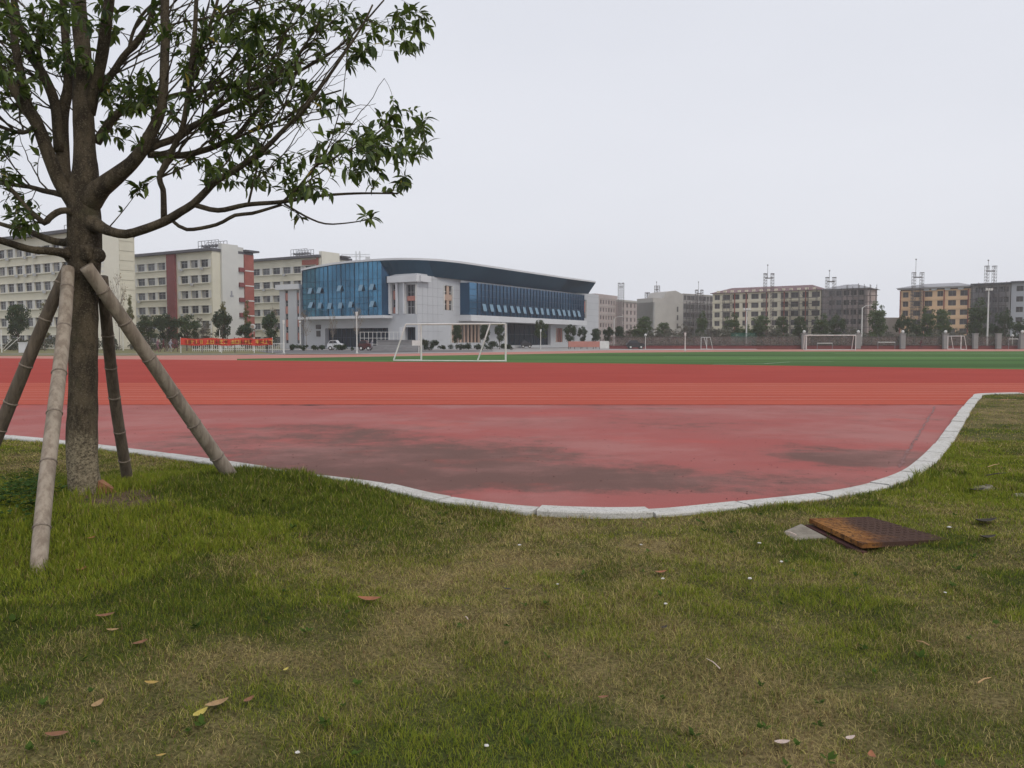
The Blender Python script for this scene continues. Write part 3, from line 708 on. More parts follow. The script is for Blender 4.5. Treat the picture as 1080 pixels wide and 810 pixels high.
# third block, behind the sports hall
e, F, G, H = dorm('dormitory_block', 'cream dormitory with wide dark windows rising behind the sports hall glass corner', 338, 190, 6, 9, 21.2, 'cream dormitory blocks on the left',
    [(337, 320.5, 1), (320.3, 256, 6)], (11,))
mb = MB()
for f in range(6): mb.fbox(F, F.s(320.5), -.1, .23, .30, f*3.37+2.7, f*3.37+3.9)
mb.fbox(F, -.7, -.05, .31, .4, 0, H-.1); mb.build('brick_front', M['brick'], e)
mb = MB(); mb.fbox(G, .2, 6.2, -.3, .6, 0, H+1.4); mb.build('gable_tower', M['cream_side'], e)
mb = MB(); mb.fbox(G, 6.3, 9.5, -9.5, 1.2, H+.56, H+.9); mb.build('end_roof', M['roofgrey'], e)
rooftop_rack(e, F, -12.5, -7.0, 3, H+.5)
F3 = F

# ------------------------------------------------------------------ sports hall
c = at_y(440, 360, 140); FL = Fac(c.x, c.y, *VD); FR = Fac(c.x, c.y, *UD)
e = empty('sports_hall', (c.x, c.y, 0), 'grey sports hall with blue glass boxes and a long curved roof', 'sports hall')
ZB = FL.z(440, 290)            # underside of the fascia
ZT = FL.z(440, 272.5)
sG0, sG1 = FL.s(320, 1.6), FL.s(405, 1.6)      # left glass box
# left facade wall: with a ground floor opening, a tall window strip and a wide window
zg = FL.z(380, 333.5); zo = FL.z(380, 346)
op = []
a0, a1 = FL.s(343), FL.s(409.5); op.append((a0, a1, .35, zo))
a2, a3 = FL.s(413.8), FL.s(418.2); op.append((a2, a3, FL.z(416,331), FL.z(416,300)))
a4, a5 = FL.s(428.6), FL.s(438.6); op.append((a4, a5, FL.z(434,331), FL.z(434,300)))
a6, a7 = FL.s(426.5), FL.s(438.2); op.append((a6, a7, .35, FL.z(432,345)))
mb = MB(); front_wall(mb, FL, FL.s(321), 0, 0, ZB+.3, op, 1.2)
mb.quad(FL.pt(FL.s(321),0,0), FL.pt(FL.s(321),ZB+.3,0), FL.pt(FL.s(321),ZB+.3,-25), FL.pt(FL.s(321),0,-25))
# right facade face (replaces the block's plain side with a skin 5 cm proud)
opr = []
for (p0, p1, q0, q1) in ((468.3,476.8,301.3,327.3),(475.5,506.5,342,361.5),(535,580.5,341.5,364),(585.8,593,346,361),(612.3,617.8,316,335.5)):
    x0, x1 = FR.s(p0), FR.s(p1); xm = (p0+p1)/2
    opr.append((x0, x1, max(.3, FR.z(xm, q1)), FR.z(xm, q0)))
sR = FR.s(631); sT = FR.s(608)
front_wall(mb, FR, 0, sR, 0, ZB+.3, opr, .9, 0, .06)
mb.quad(FR.pt(sR,0,.06), FR.pt(sR,0,-25), FR.pt(sR,ZB+.3,-25), FR.pt(sR,ZB+.3,.06)); mb.quad(FR.pt(0,ZB+.3,.06), FR.pt(sR,ZB+.3,.06), FR.pt(sR,ZB+.3,-25), FR.pt(0,ZB+.3,-25))
mb.quad(FL.pt(0,0,0), FR.pt(0,0,.06), FR.pt(0,ZB+.3,.06), FL.pt(0,ZB+.3,0))
mb.quad(FR.pt(30,0,-25), FR.pt(sR,0,-25), FR.pt(sR,ZB+.3,-25), FR.pt(30,ZB+.3,-25))
wl = mb.build('wall', M['clad'], e)
# cladding joints
mb = MB()
for z_ in np.arange(1.6, ZB, 1.55):
    for x0, x1 in ((0.02, FR.s(467)), (FR.s(478), FR.s(484.5)), (FR.s(609), FR.s(611.5)), (FR.s(619), sR-.05)): mb.fbox(FR, x0, x1, .064, .08, z_, z_+.035)
for x_ in list(np.arange(1.5, 7.5, 1.5)) + list(np.arange(12, 16, 1.5)): mb.fbox(FR, x_, x_+.03, .084, .09, 0.1, ZB)
tag(mb.build('cladding_joint', M['joint'], wl), kind='stuff')
# glazing in the openings
def glaze(F, o_, mt, name, rec, out=0.0, nv=0, nh=0, fr='mull', extra=None):
    mb = MB(); x0, x1, z0, z1 = o_; r = out-rec
    mb.quad(F.pt(x0,z0,r), F.pt(x1,z0,r), F.pt(x1,z1,r), F.pt(x0,z1,r), 0)
    for i in range(nv+1):
        x = x0+(x1-x0)*i/max(nv,1); mb.fbox(F, x-.05, x+.05, r+.01, r+.12, z0, z1, 1)
    for i in range(nh+1):
        z = z0+(z1-z0)*i/max(nh,1); mb.fbox(F, x0, x1, r+.013, r+.09, z-.04, z+.04, 1)
    return mb.build(name, [M[mt], M[fr]], e)
glaze(FL, op[0], 'glassD', 'entrance_glazing', 1.1, nv=14, nh=2)
g = glaze(FL, op[1], 'pane', 'strip_window', .5, nv=1, nh=6, fr='frame'); g2 = glaze(FL, op[2], 'pane', 'strip_window', .6, nv=3, nh=4, fr='frame')
def spandrel(F, gl, x0, x1, z0, z1, out, mt='salmon'):
    mb = MB(); mb.fbox(F, x0, x1, out-.2, out, z0, z1); mb.build('spandrel', M[mt], gl)
for (q0, q1) in ((306.5,316),(324,330.5)): spandrel(FL, g, a2+.12, a3-.12, FL.z(416,q1), FL.z(416,q0), -.2)
spandrel(FL, g2, a4+.1, a5-.1, FL.z(434,317), FL.z(434,312), -.2)
glaze(FL, op[3], 'glassD', 'entrance_glazing', 1.1, nv=3, nh=1)
g = glaze(FR, opr[0], 'pane', 'corner_window', .3, .06, nv=2, nh=4, fr='white')
x0, x1, z0, z1 = opr[0]; spandrel(FR, g, x0+(x1-x0)*.36, x0+(x1-x0)*.66, z0+.1, z1-.1, .0, 'tan'); spandrel(FR, g, x0+.1, x1-.1, z0+(z1-z0)*.4, z0+(z1-z0)*.64, .03, 'tan')
g = glaze(FR, opr[1], 'pane', 'foyer_window', .4, .06, nv=7, nh=0, fr='white')
x0, x1, z0, z1 = opr[1]
for k in range(8): spandrel(FR, g, x0+(x1-x0)*(k+.28)/8, x0+(x1-x0)*(k+.72)/8, z0+.05, z1-.05, .1, 'tan')
glaze(FR, opr[2], 'glassD', 'side_glazing', .85, .06, nv=9, nh=2)
g = glaze(FR, opr[3], 'pane', 'strip_window', .3, .06, nv=3, nh=0, fr='white'); x0, x1, z0, z1 = opr[3]
for k in range(4): spandrel(FR, g, x0+(x1-x0)*(k+.35)/4, x0+(x1-x0)*(k+.6)/4, z0+.05, z1-.05, .1, 'salmon')
g = glaze(FR, opr[4], 'pane', 'strip_window', .3, .06, nv=2, nh=4, fr='white'); x0, x1, z0, z1 = opr[4]; spandrel(FR, g, x0+.4, x1-.4, z0+(z1-z0)*.32, z1-.4, .0, 'salmon')
# white surrounds of windows
for F_, o_, ou in [(FR, opr[k], .06) for k in (0,1,3,4)] + [(FL, op[1], 0), (FL, op[2], 0)]:
    x0, x1, z0, z1 = o_; t = .22; mb = MB()
    mb.fbox(F_, x0-t, x0, ou+.003, ou+.12, z0, z1); mb.fbox(F_, x1, x1+t, ou+.003, ou+.12, z0, z1)
    mb.build('window_surround', M['white'], e)
# left parapet beam + piers
mb = MB(); mb.fbox(FL, FL.s(412), .6, .004, .9, FL.z(425,298), ZB-.05); mb.fbox(FR, .05, 3.0, .064, .9, FR.z(445,297.5), ZB-.05)
mb.build('parapet_beam', M['cladl'], e)
mb = MB()
for q in (411.8, 419.2, 427): mb.fbox(FL, FL.s(q), FL.s(q+ (1.6 if q < 425 else 1.2)), .13, .5, FL.z(420,331), FL.z(420,298.5))
mb.fbox(FL, FL.s(424.5), FL.s(427), .01, .8, 0.05, FL.z(425,345)); mb.build('facade_pier', M['cladl'], e)
# left glass box, its head following the roof line
zb, zt = FL.z(360, 333.2, 1.6), ZB+.6
HT = ZT+.15
def lid_z(x): return HT - 1.1*max(0, 1-(x-sG0+1.5)/16.0)**2      # the lid dips towards the left tip
mb = MB(); O = 1.6; sE = FL.s(403.6, O); sE2 = FL.s(411.6, .1); NG = 12
gx = [sG0+(sE-sG0)*k/NG for k in range(NG+1)]
for x0, x1 in zip(gx[:-1], gx[1:]): mb.quad(FL.pt(x0,zb,O), FL.pt(x1,zb,O), FL.pt(x1,lid_z(x1)-.4,O), FL.pt(x0,lid_z(x0)-.4,O), 0)
mb.quad(FL.pt(sE,zb,O), FL.pt(sE2,zb,.1), FL.pt(sE2,lid_z(sE2)-.4,.1), FL.pt(sE,lid_z(sE)-.4,O), 2)
mb.quad(FL.pt(sG0,zb,.02), FL.pt(sG0,zb,O), FL.pt(sG0,lid_z(sG0)-.4,O), FL.pt(sG0,lid_z(sG0)-.4,.02), 0)
mb.quad(FL.pt(sG0,zb,.02), FL.pt(sE2,zb,.02), FL.pt(sE,zb,O), FL.pt(sG0,zb,O), 1)
gb = mb.build('glass_box', [M['glassL'], M['cladl'], M['glassR']], e)
mb = MB(); n = 18
for i in range(n+1):
    x = sG0+(sE-sG0)*i/n; mb.fbox(FL, x-.022, x+.022, O+.004, O+(.05 if i % 3 else .12), zb, lid_z(x)-.42)
for k in range(1, 7):
    z_ = zb+(zt-zb)*k/7; mb.fbox(FL, sG0, sE, O+.006, O+.05, z_-.025, z_+.025)
mb.build('mullion', M['mull'], gb)
M['vent'] = mat('tilted_vent_glass', (.18,.30,.40), (.13,.23,.31), .15, .6, metal=.3)
vm_ = MB(); vm_.prism([(-.62,-.5,.0),(.62,-.5,.0),(.62,-.46,.0),(-.62,-.46,.0)], [(-.62,-.04,1.5),(.62,-.04,1.5),(.62,0,1.5),(-.62,0,1.5)]); vmesh = vm_.mesh('vent_window', M['vent'])
def vent(F, s_, z_, out, sc=1):
    o = bpy.data.objects.new('vent_window', vmesh); COL.objects.link(o); o.parent = gb_parent
    o.location = F.pt(s_, z_, out+.05) - e.location; o.rotation_euler = (0,0,F.ang+rnd.uniform(-.04,.04)); o.scale = (sc,rnd.uniform(.6,1.2),sc)
gb_parent = e
for px, py in ((328,311),(338,310.5),(359,308.5),(381.5,308),(393,307),(329,326),(338,326.5),(348.5,327),(359.5,326.5),(370.5,325.5),(393.5,325)):
    s_, z_ = FL.hit(px, py, O); vent(FL, s_, z_+.2, O, .72)
mb = MB(); mb.fbox(FL, sG0-.3, sE2+.6, -.0+.02, O+1.1, zb-.55, zb-.06); mb.build('canopy', M['cladl'], e)
# right glass band
O2 = 2.2; sB0, sB1 = FR.s(495.3, O2), FR.s(608, .3)
z0b, z1b = FR.z(540, 334.2, O2), FR.z(540, 302.8, O2)
mb = MB(); s9 = FR.s(503.5, O2)
mb.quad(FR.pt(sB0,z0b,O2), FR.pt(s9,z0b,O2), FR.pt(s9,z1b,O2), FR.pt(sB0,z1b,O2), 1)
mb.quad(FR.pt(s9,z0b,O2), FR.pt(sB1,z0b,O2), FR.pt(sB1,z1b,O2), FR.pt(s9,z1b,O2), 0)
mb.quad(FR.pt(sB0,z0b,.062), FR.pt(sB0,z0b,O2), FR.pt(sB0,z1b,O2), FR.pt(sB0,z1b,.062), 0)
mb.quad(FR.pt(sB1,z0b,O2), FR.pt(sB1,z0b,.062), FR.pt(sB1,z1b,.062), FR.pt(sB1,z1b,O2), 0)
mb.quad(FR.pt(sB0,z1b,O2), FR.pt(sB1,z1b,O2), FR.pt(sB1,z1b,.062), FR.pt(sB0,z1b,.062), 0)
gr = mb.build('glass_band', [M['glassR'], M['glassB']], e)
mb = MB(); n = 34
for i in range(n+1):
    x = s9+(sB1-s9)*i/n; mb.fbox(FR, x-.04, x+.04, O2+.004, O2+.14, z0b, z1b)
for k in range(1, 5): mb.fbox(FR, sB0, sB1, O2+.006, O2+.06, z0b+(z1b-z0b)*k/5-.03, z0b+(z1b-z0b)*k/5+.03)
mb.build('mullion', M['mull'], gr)
zv = FR.z(540, 328, O2)
for k in range(17): vent(FR, s9+2.2+(sB1-s9-4)*k/16.5, zv-.4, O2, .95)
mb = MB(); mb.fbox(FR, sB0-.5, sB1+.3, .064, O2+.7, z0b-1.15, z0b-.05)
mb.fbox(FR, sB0-.3, sB1, .064, .5, z1b+.05, ZB-.06); mb.build('canopy', M['cladl'], e)
# annex at the far left of the hall
mb = MB(); sa0, sa1 = FL.s(297.5), FL.s(319.3)
st = []
for p0, p1 in ((303.2,306.3),(315.6,317.8)): st.append((FL.s(p0), FL.s(p1), 1.0, FL.z(305,306.5)))
block(mb, FL, sa0, sa1, 0, FL.z(310,300.8), 14, st, .4, out=.5); an = mb.build('annex_wall', M['clad'], e)
for o_ in st:
    g = glaze(FL, o_, 'pane', 'strip_window', .1, .3, nv=1, nh=8, fr='frame'); H_ = o_[3]-o_[2]
    for k in range(4): spandrel(FL, g, o_[0]+.1, o_[1]-.1, o_[2]+H_*(k+.25)/4, o_[2]+H_*(k+.8)/4, .42)
mb = MB(); mb.fbox(FL, sa0-.5, sa1+.3, .504, 1.1, FL.z(310,305.5), FL.z(310,300)); mb.build('annex_parapet', M['cladl'], e)
# long curved roof: plan outline rounded at the corner, dark raked fascia, thin pale lid
ro = []
sl = FL.s(316.5, 2.4)
rs = [sl+(-9.5-sl)*k/4 for k in range(5)]; ro += [FL.pt(x, 0, 2.0) for x in rs] + [FL.pt(-8.3, 0, 2.0)]
corner = FL.pt(0,0,2.6) + (FR.pt(0,0,2.6)-FR.pt(0,0,0)); A0, A1 = FL.pt(-8.3,0,2.0), FR.pt(11,0,2.9)
for k in range(1, 12):
    t = k/12; ro.append(A0*(1-t)**2 + corner*2*t*(1-t) + A1*t*t)
ro += [A1] + [FR.pt(x, 0, 2.9) for x in (25, 40, 52)]
tip = FR.s(628, 3.4); ro += [FR.pt(tip, 0, 3.4)]
inn = [(p + (FR.n*-1.0 if i > 12 else FL.n*-1.0)*(2.0)) for i, p in enumerate(ro)]
back = [FR.pt(tip, 0, -24), FR.pt(27, 0, -24), FL.pt(sl, 0, -13)]
mb = MB(); n_ = len(ro)
def lift(i):                                     # lid rises gently from both ends to the corner
    x = i/(n_-1); return .55*math.sin(math.pi*min(1, x*1.15)) if x < .87 else .55*math.sin(math.pi*min(1, x*1.15))
hz_ = [lid_z(rs[i]) if i < 5 else HT for i in range(n_)]
botz = [h-.55 if i < 6 else ZB for i, h in enumerate(hz_)]
top = [Vector((p.x,p.y,h)) for p, h in zip(ro, hz_)]; bot = [Vector((p.x,p.y,min(b, t.z-.4))) for p, b, t in zip(inn, botz, top)]
for i in range(n_-1): mb.quad(bot[i], bot[i+1], top[i+1]-Vector((0,0,.35)), top[i]-Vector((0,0,.35)), 0)
# undercut end of the roof at the right tip
bb = FR.pt(tip-3.5, ZB, -24); tb = FR.pt(tip, HT-.35, -24); bot[-1] = FR.pt(tip-4.5, ZB, .9)
mb.quad(bot[-2], bot[-1], top[-1]-Vector((0,0,.35)), top[-2]-Vector((0,0,.35)), 0)
mb.quad(bot[-1], bb, tb, top[-1]-Vector((0,0,.35)), 0)
mb.poly([p for p in bot][::-1] + [bb and FL.pt(sl,ZB,-13)] + [FR.pt(27,ZB,-24), bb], 0)
mb.build('fascia', M['fascia'], e)
mb = MB()
lidb = [t+Vector((0,0,-.35)) for t in top] + [Vector((p.x,p.y,HT-.35)) for p in back]; lidt = [t+Vector((0,0,.003)) for t in top] + [Vector((p.x,p.y,HT)) for p in back]
for i in range(len(lidb)):
    j = (i+1) % len(lidb); mb.quad(lidb[i], lidb[j], lidt[j], lidt[i], 0)
cen = sum(lidt, Vector())/len(lidt) + Vector((0,0,.5))
for i in range(len(lidt)): mb.poly([lidt[i], lidt[(i+1) % len(lidt)], cen], 0)
mb.build('roof', M['cladl'], e)
# entrance signs: two dark badges on the grey wall by the entrance
mb = MB(); s_, z_ = FL.hit(336, 346.5); mb.fbox(FL, s_-.6, s_+.6, .004, .12, z_-.1, z_+.7); s_, z_ = FL.hit(336, 350.5); mb.fbox(FL, s_-.5, s_+.5, .004, .1, z_-.8, z_+.3)
mb.build('wall_badge', M['void'], e)

# ------------------------------------------------------------------ houses under construction on the right
def site_block(label, px0, d, dirv, px1, H, fl, cols, wall, depth, group, open_w=2.4, roof=None, zskip=0, ohigh=1.7, sparse=0, s1=None, winname='window_opening', bare=1.0):
    c = at_y(px0, 360, d); F = Fac(c.x, c.y, *dirv); L_ = F.s(px1) if s1 is None else s1
    e = empty('apartment_block', (c.x, c.y, 0), label, 'apartment block', group)
    fh = H/fl; st = L_/cols; ops = []
    for i in range(cols):
        for f in range(zskip, fl):
            if rnd.random() < sparse: continue
            ww = open_w*(1 if i % 3 else .75); ops.append(((i+.5)*st-ww/2, (i+.5)*st+ww/2, f*fh+.75, f*fh+.75+ohigh))
    mb = MB(); block(mb, F, 0, L_, 0, H, depth, ops, .3); mb.build('wall', M[wall], e)
    for o_ in ops[:100]: window(e, F, *o_, recess=.3, style='two', name=winname, mats=[M['cementd'] if bare else M['frame'], M['void']])
    mb = MB()
    for f in range(1, fl+1): mb.fbox(F, -.1, L_+.1, .004, .12, f*fh-.18, f*fh+.05)
    mb.build('floor_band', M[wall] if bare < 1 else M['cement'], e)
    return e, F, L_
def hip_roof(e, F, L_, H, depth, rise, m='maroonroof', s0=0, ov=.7, name='roof'):
    mb = MB(); a = [F.pt(s0-ov,H,ov), F.pt(L_+ov,H,ov), F.pt(L_+ov,H,-depth-ov), F.pt(s0-ov,H,-depth-ov)]
    r0, r1 = F.pt(s0+4.5,H+rise,-depth/2), F.pt(L_-4.5,H+rise,-depth/2)
    up = Vector((0,0,.12)); b_ = [p+up for p in a]
    for i in range(4): mb.quad(a[i], a[(i+1)%4], b_[(i+1)%4], b_[i])
    mb.quad(b_[0], b_[1], r1, r0); mb.quad(b_[2], b_[3], r0, r1); mb.poly([b_[1], b_[2], r1]); mb.poly([b_[3], b_[0], r0]); mb.poly(a[::-1])
    return mb.build(name, M[m], e)
def scaffold(label, F, s0, s1, z1, out=1.2, dz=1.9, ds=2.0, w=1.1, net=None, group='scaffolds on the unfinished blocks', side=None):
    p0 = F.pt(s0, 0, out); o = empty('scaffold', (p0.x, p0.y, 0), label, 'scaffold', group)
    mb = MB(); n = max(1, int((s1-s0)/ds))
    for i in range(n+1):
        x = s0+(s1-s0)*i/n
        for oo in (out, out+w): p = F.pt(x, 0, oo); mb.tube([p, p+Vector((0,0,z1+rnd.uniform(0,1.6)))], .085, 4)
    z = dz
    while z < z1+.1:
        for oo in (out, out+w): mb.tube([F.pt(s0-.4,z,oo), F.pt(s1+.4,z,oo)], .07, 4)
        mb.fbox(F, s0, s1, out+.1, out+w-.1, z-.05, z)
        for i in range(n+1): x = s0+(s1-s0)*i/n; mb.tube([F.pt(x,z,out), F.pt(x,z,out+w)], .04, 4, cap=False)
        z += dz
    k = 0
    while k*6 < s1-s0: 
        mb.tube([F.pt(s0+k*6, 0.2, out+w+.06), F.pt(min(s0+k*6+6, s1), z1*.5, out+w+.06)], .05, 4); mb.tube([F.pt(min(s0+k*6+6, s1), z1*.5, out+w+.06), F.pt(s0+k*6, z1, out+w+.06)], .05, 4); k += 1
    mb.build('frame', M['scaf'], o)
    if net:
        mb = MB(); mb.quad(F.pt(s0,1.5,out+w+.15), F.pt(s1,1.5,out+w+.15), F.pt(s1,net,out+w+.15), F.pt(s0,net,out+w+.15)); mb.build('safety_net', M['net'], o)
    return o
SG = 'unfinished apartment blocks beyond the track'
# pinkish pair
e, F, L_ = site_block('low pinkish brick block showing directly beside the grey end of the sports hall', 629, 330, (.514,.857), 654, 19.5, 6, 9, 'pinkr', 12, SG, 1.5)
mb = MB(); mb.fbox(F, 0, L_*.9, -6, -.3, 19.5, 21.0); mb.build('roof_storey', M['pinkr'], e)
e, F, L_ = site_block('faded pinkish brick block between a lattice hoist and the cement gable', 655, 345, (.6,.8), 690, 18.4, 6, 9, 'pinkr', 12, SG, 1.5)
mb = MB(); mb.fbox(F, 0, L_, -10, .5, 18.4, 19.2); mb.build('roof', M['cement'], e)
# bare cement block
e, F, L_ = site_block('bare cement block with a blank gable and stepped top behind grey trees', 720, 290, (.75,.66), 752, 18.6, 6, 8, 'cementd', 9, SG, 2.2)
Gc = Fac(F.o.x, F.o.y, *(-F.n.x*-1, -F.n.y*-1)) if False else None
cL = at_y(688.5, 360, 283); Fg = Fac(cL.x, cL.y, F.o.x-cL.x, F.o.y-cL.y); gl = (Vector((F.o.x,F.o.y,0))-Vector((cL.x,cL.y,0))).length
mb = MB(); zl = Fg.z(700, 319); ze = Fg.z(700, 314.5); zp = Fg.z(712, 306.5)
mb.fbox(Fg, 0, Fg.s(710), -9, .8, 0, zl); mb.build('lower_gable', M['cement'], e)
mb = MB(); zr = Fg.z(719, 310.5)
pr = [Fg.pt(0,0,0), Fg.pt(gl,0,0), Fg.pt(gl,zr,0), Fg.pt(Fg.s(712),zp,0), Fg.pt(Fg.s(702),Fg.z(702,308),0), Fg.pt(Fg.s(699),ze,0), Fg.pt(0,ze,0)]
mb.prism([p-Fg.n*0 for p in pr], [p-Fg.n*9 for p in pr]); mb.build('gable_wall', M['cement'], e)
mb = MB()
for z_ in (6, 9, 12): mb.fbox(Fg, Fg.s(713.5), Fg.s(715), .003, .06, z_, z_+1.8)
mb.build('slit_opening', M['void'], e)
scaffold('brown tube scaffold along the side of the bare cement block', F, .5, L_*.95, 15.5)
# yellow block with maroon roof
e, F, L_ = site_block('pale yellow unfinished block with a long maroon hipped roof', 751, 275, (.8,-.6), 865, 17.6, 6, 11, 'yellow', 12, SG, 2.5, sparse=.0, bare=.9, zskip=0)
hip_roof(e, F, L_, 17.6, 12, 2.1)
mb = MB()
for k in range(14): x = 2+k*(L_-4)/13.0; mb.fbox(F, x-.5, x+.5, -.2, .25, 17.75, 18.5)
mb.build('dormer', M['yellow'], e)
mb = MB()
for q in (774.5, 786.5, 808, 826.5, 849): x = F.s(q); mb.fbox(F, x-.16, x+.16, .13, .3, 0, 17.5)
mb.build('drain_pipe', M['brick'], e)
c2 = F.pt(L_+.3, 0, 0); s2 = F.s(914)
e2 = empty('apartment_block', (c2.x, c2.y, 0), 'netted pinkish end block with grey sheet roof, right of the maroon roof', 'apartment block', SG)
ops = []
for i in range(5):
    for f in range(6): x = L_+2.4+i*(s2-L_-3)/5.0; ops.append((x, x+1.7, f*2.95+.8, f*2.95+2.4))
mb = MB(); block(mb, F, L_+.3, s2, 0, 17.6, 12, ops, .3); mb.build('wall', M['pinkr'], e2)
for o_ in ops: window(e2, F, *o_, recess=.3, name='window_opening', mats=[M['cementd'], M['void']])
hip_roof(e2, F, s2, 17.6, 12, 1.7, 'greyroof', s0=L_+1.2, ov=.8)
scaffold('netted scaffold covering the grey roofed end block', F, L_+1, s2-7, 17.0, net=17.5)
scaffold('open tube scaffold standing past the right corner of the grey roofed end block', F, s2-5.5, s2+2.8, 17.5, ds=1.4)
scaffold('tube scaffold across the right half of the maroon roofed block', F, F.s(826), F.s(862), 16.8, ds=2.6)
scaffold('short scaffold bay on the left bays of the maroon roofed block', F, F.s(764.5), F.s(772), 16.6)
# orange block
e, F, L_ = site_block('bright orange unfinished block with dark windows and grey sloping roof', 948, 244, (.75,-.66), 1022, 16.6, 6, 6, 'orange', 12, SG, 2.1, bare=.9, ohigh=1.6)
hip_roof(e, F, L_, 17.3, 12, 1.5, 'greyroof', ov=.9)
mb = MB(); mb.fbox(F, -.6, L_, -11.5, .9, 16.95, 17.28); mb.build('eaves_slab', M['cementd'], e)
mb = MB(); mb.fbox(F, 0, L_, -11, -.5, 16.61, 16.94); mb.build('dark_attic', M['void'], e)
mb = MB()
for q in (948.6, 973.2, 994.6, 1020): x = F.s(q); mb.fbox(F, x-.14, x+.14, .13, .3, 0, 16.5)
mb.build('drain_pipe', M['brick'], e)
mb = MB()
for q in (976,984,998,1012): x = F.s(q); mb.fbox(F, x-.7, x+.7, .0, .5, 16.4, 17.2)
mb.build('dormer', M['cladl'], e)
scaffold('narrow scaffold tower before the second bay of the orange block', F, F.s(962), F.s(970.5), 17, ds=1.2)
c2 = F.pt(L_+.2, 0, 0); s2 = F.s(1064)
e2 = empty('apartment_block', (c2.x, c2.y, 0), 'dark grey concrete block wrapped in scaffold beside the orange one', 'apartment block', SG)
ops = []
for i in range(6):
    for f in range(6): x = L_+1.2+i*(s2-L_-1.5)/6.0; ops.append((x, x+1.3, f*2.9+.8, f*2.9+2.3))
mb = MB(); block(mb, F, L_+.2, s2, 0, 17.4, 12, ops, .3); mb.build('wall', M['cementd'], e2)
for o_ in ops: window(e2, F, *o_, recess=.3, name='window_opening', mats=[M['cementd'], M['void']])
mb = MB(); mb.fbox(F, L_+.1, s2+.05, -12, .8, 17.41, 17.9); mb.build('roof', M['roofgrey'], e2)
scaffold('dense netted scaffold over the dark grey concrete block', F, L_+.8, s2-.8, 16.5, ds=1.4, net=16)
c3 = F.pt(s2+.2, 0, 0); s3 = s2+34
e3 = empty('apartment_block', (c3.x, c3.y, 0), 'light grey rendered block cut off by the right edge of the view', 'apartment block', SG)
ops = []
for i in range(10):
    for f in range(6): x = s2+1.4+i*3.3; ops.append((x, x+1.7, f*2.9+.8, f*2.9+2.3))
mb = MB(); block(mb, F, s2+.2, s3, 0, 17.6, 12, ops, .3); mb.build('wall', M['lgrey'], e3)
for o_ in ops: window(e3, F, *o_, recess=.3, name='window_opening', mats=[M['cementd'], M['void']])
mb = MB(); mb.fbox(F, s2+.1, s3, -12, .9, 17.61, 18.1); mb.build('roof', M['roofgrey'], e3)
# small grey building in the gap
p = at_y(929, 360, 250); q = at_y(955, 360, 250)
mb = MB(); mb.box(p.x, q.x, 250, 262, 0, 8.2); mb.box(p.x+.5, q.x, 250.5, 261, 8.2, 8.8)
tag(mb.build('shed', M['cement'], None, (p.x, 250, 0)), 'low grey shed showing in the gap left of the orange block', 'shed')

# ------------------------------------------------------------------ hoists, crane
def hoist(label, px0, px1, d, ztop_px, arm_px=None, single=False, rod=None, name='hoist_tower', cat='hoist', bar=.93):
    a = at_y(px0, 360, d); b_ = at_y(px1, 360, d); zt = at_y(px0, ztop_px, d).z
    o = empty(name, (a.x, d, 0), label, cat, 'hoist towers over the building site')
    for (p, nm) in ((a, 0),) if single else ((a, 0), (b_, 1)):
        mb = MB(); w_ = .42
        for dx in (-w_, w_):
            for dy in (-w_, w_): mb.tube([(p.x+dx, d+dy, 0), (p.x+dx, d+dy, zt)], .045, 4)
        z = .5; k = 0
        while z < zt-.8:
            for dy in (-w_, w_):
                mb.tube([(p.x-w_, d+dy, z), (p.x+w_, d+dy, z+.9)], .04, 3, cap=False); mb.tube([(p.x-w_, d+dy, z+.9), (p.x+w_, d+dy, z+.9)], .045, 3, cap=False)
            z += .9
        mb.box(p.x-.48, p.x+.48, d-.48, d+.48, zt-.14, zt+.04)
        mb.build('mast', M['scaf'], o)
    if not single:
        mb = MB(); mb.box(a.x, b_.x, d-.2, d+.2, zt*bar, zt*bar+.3); mb.build('crossbar', M['scaf'], o)
    if rod:
        m_ = at_y((px0+px1)/2, rod, d); mb = MB(); mb.tube([(m_.x, d, zt*bar), (m_.x, d, m_.z)], .06, 4); mb.box(m_.x-.18, m_.x+.18, d-.1, d+.1, m_.z-.3, m_.z); mb.build('rod', M['scaf'], o)
    return o
hoist('twin lattice hoist rising from the pinkish blocks next to the sports hall', 652.7, 656.5, 315, 298.5)
hoist('slim lattice hoist just left of the cement gable', 681, 683.5, 318, 308.5, bar=.97)
hoist('twin lattice hoist over the left end of the cement block', 691, 694, 296, 301.5, rod=297)
hoist('twin hoist masts on the scaffolded side of the cement block', 734, 739.5, 282, 306, rod=297)
hoist('wide twin hoist before the middle of the maroon roofed block', 806, 813.5, 250, 288.5, rod=279)
hoist('twin hoist masts at the left end of the grey sheet roof', 871.3, 878.5, 240, 292.5, rod=285)
hoist('twin hoist masts on the left end of the orange block', 962, 970.5, 238, 287.5, rod=273)
hoist('twin hoist masts over the dark scaffolded block right of the orange one', 1038.5, 1046.5, 227, 280.5, rod=274)
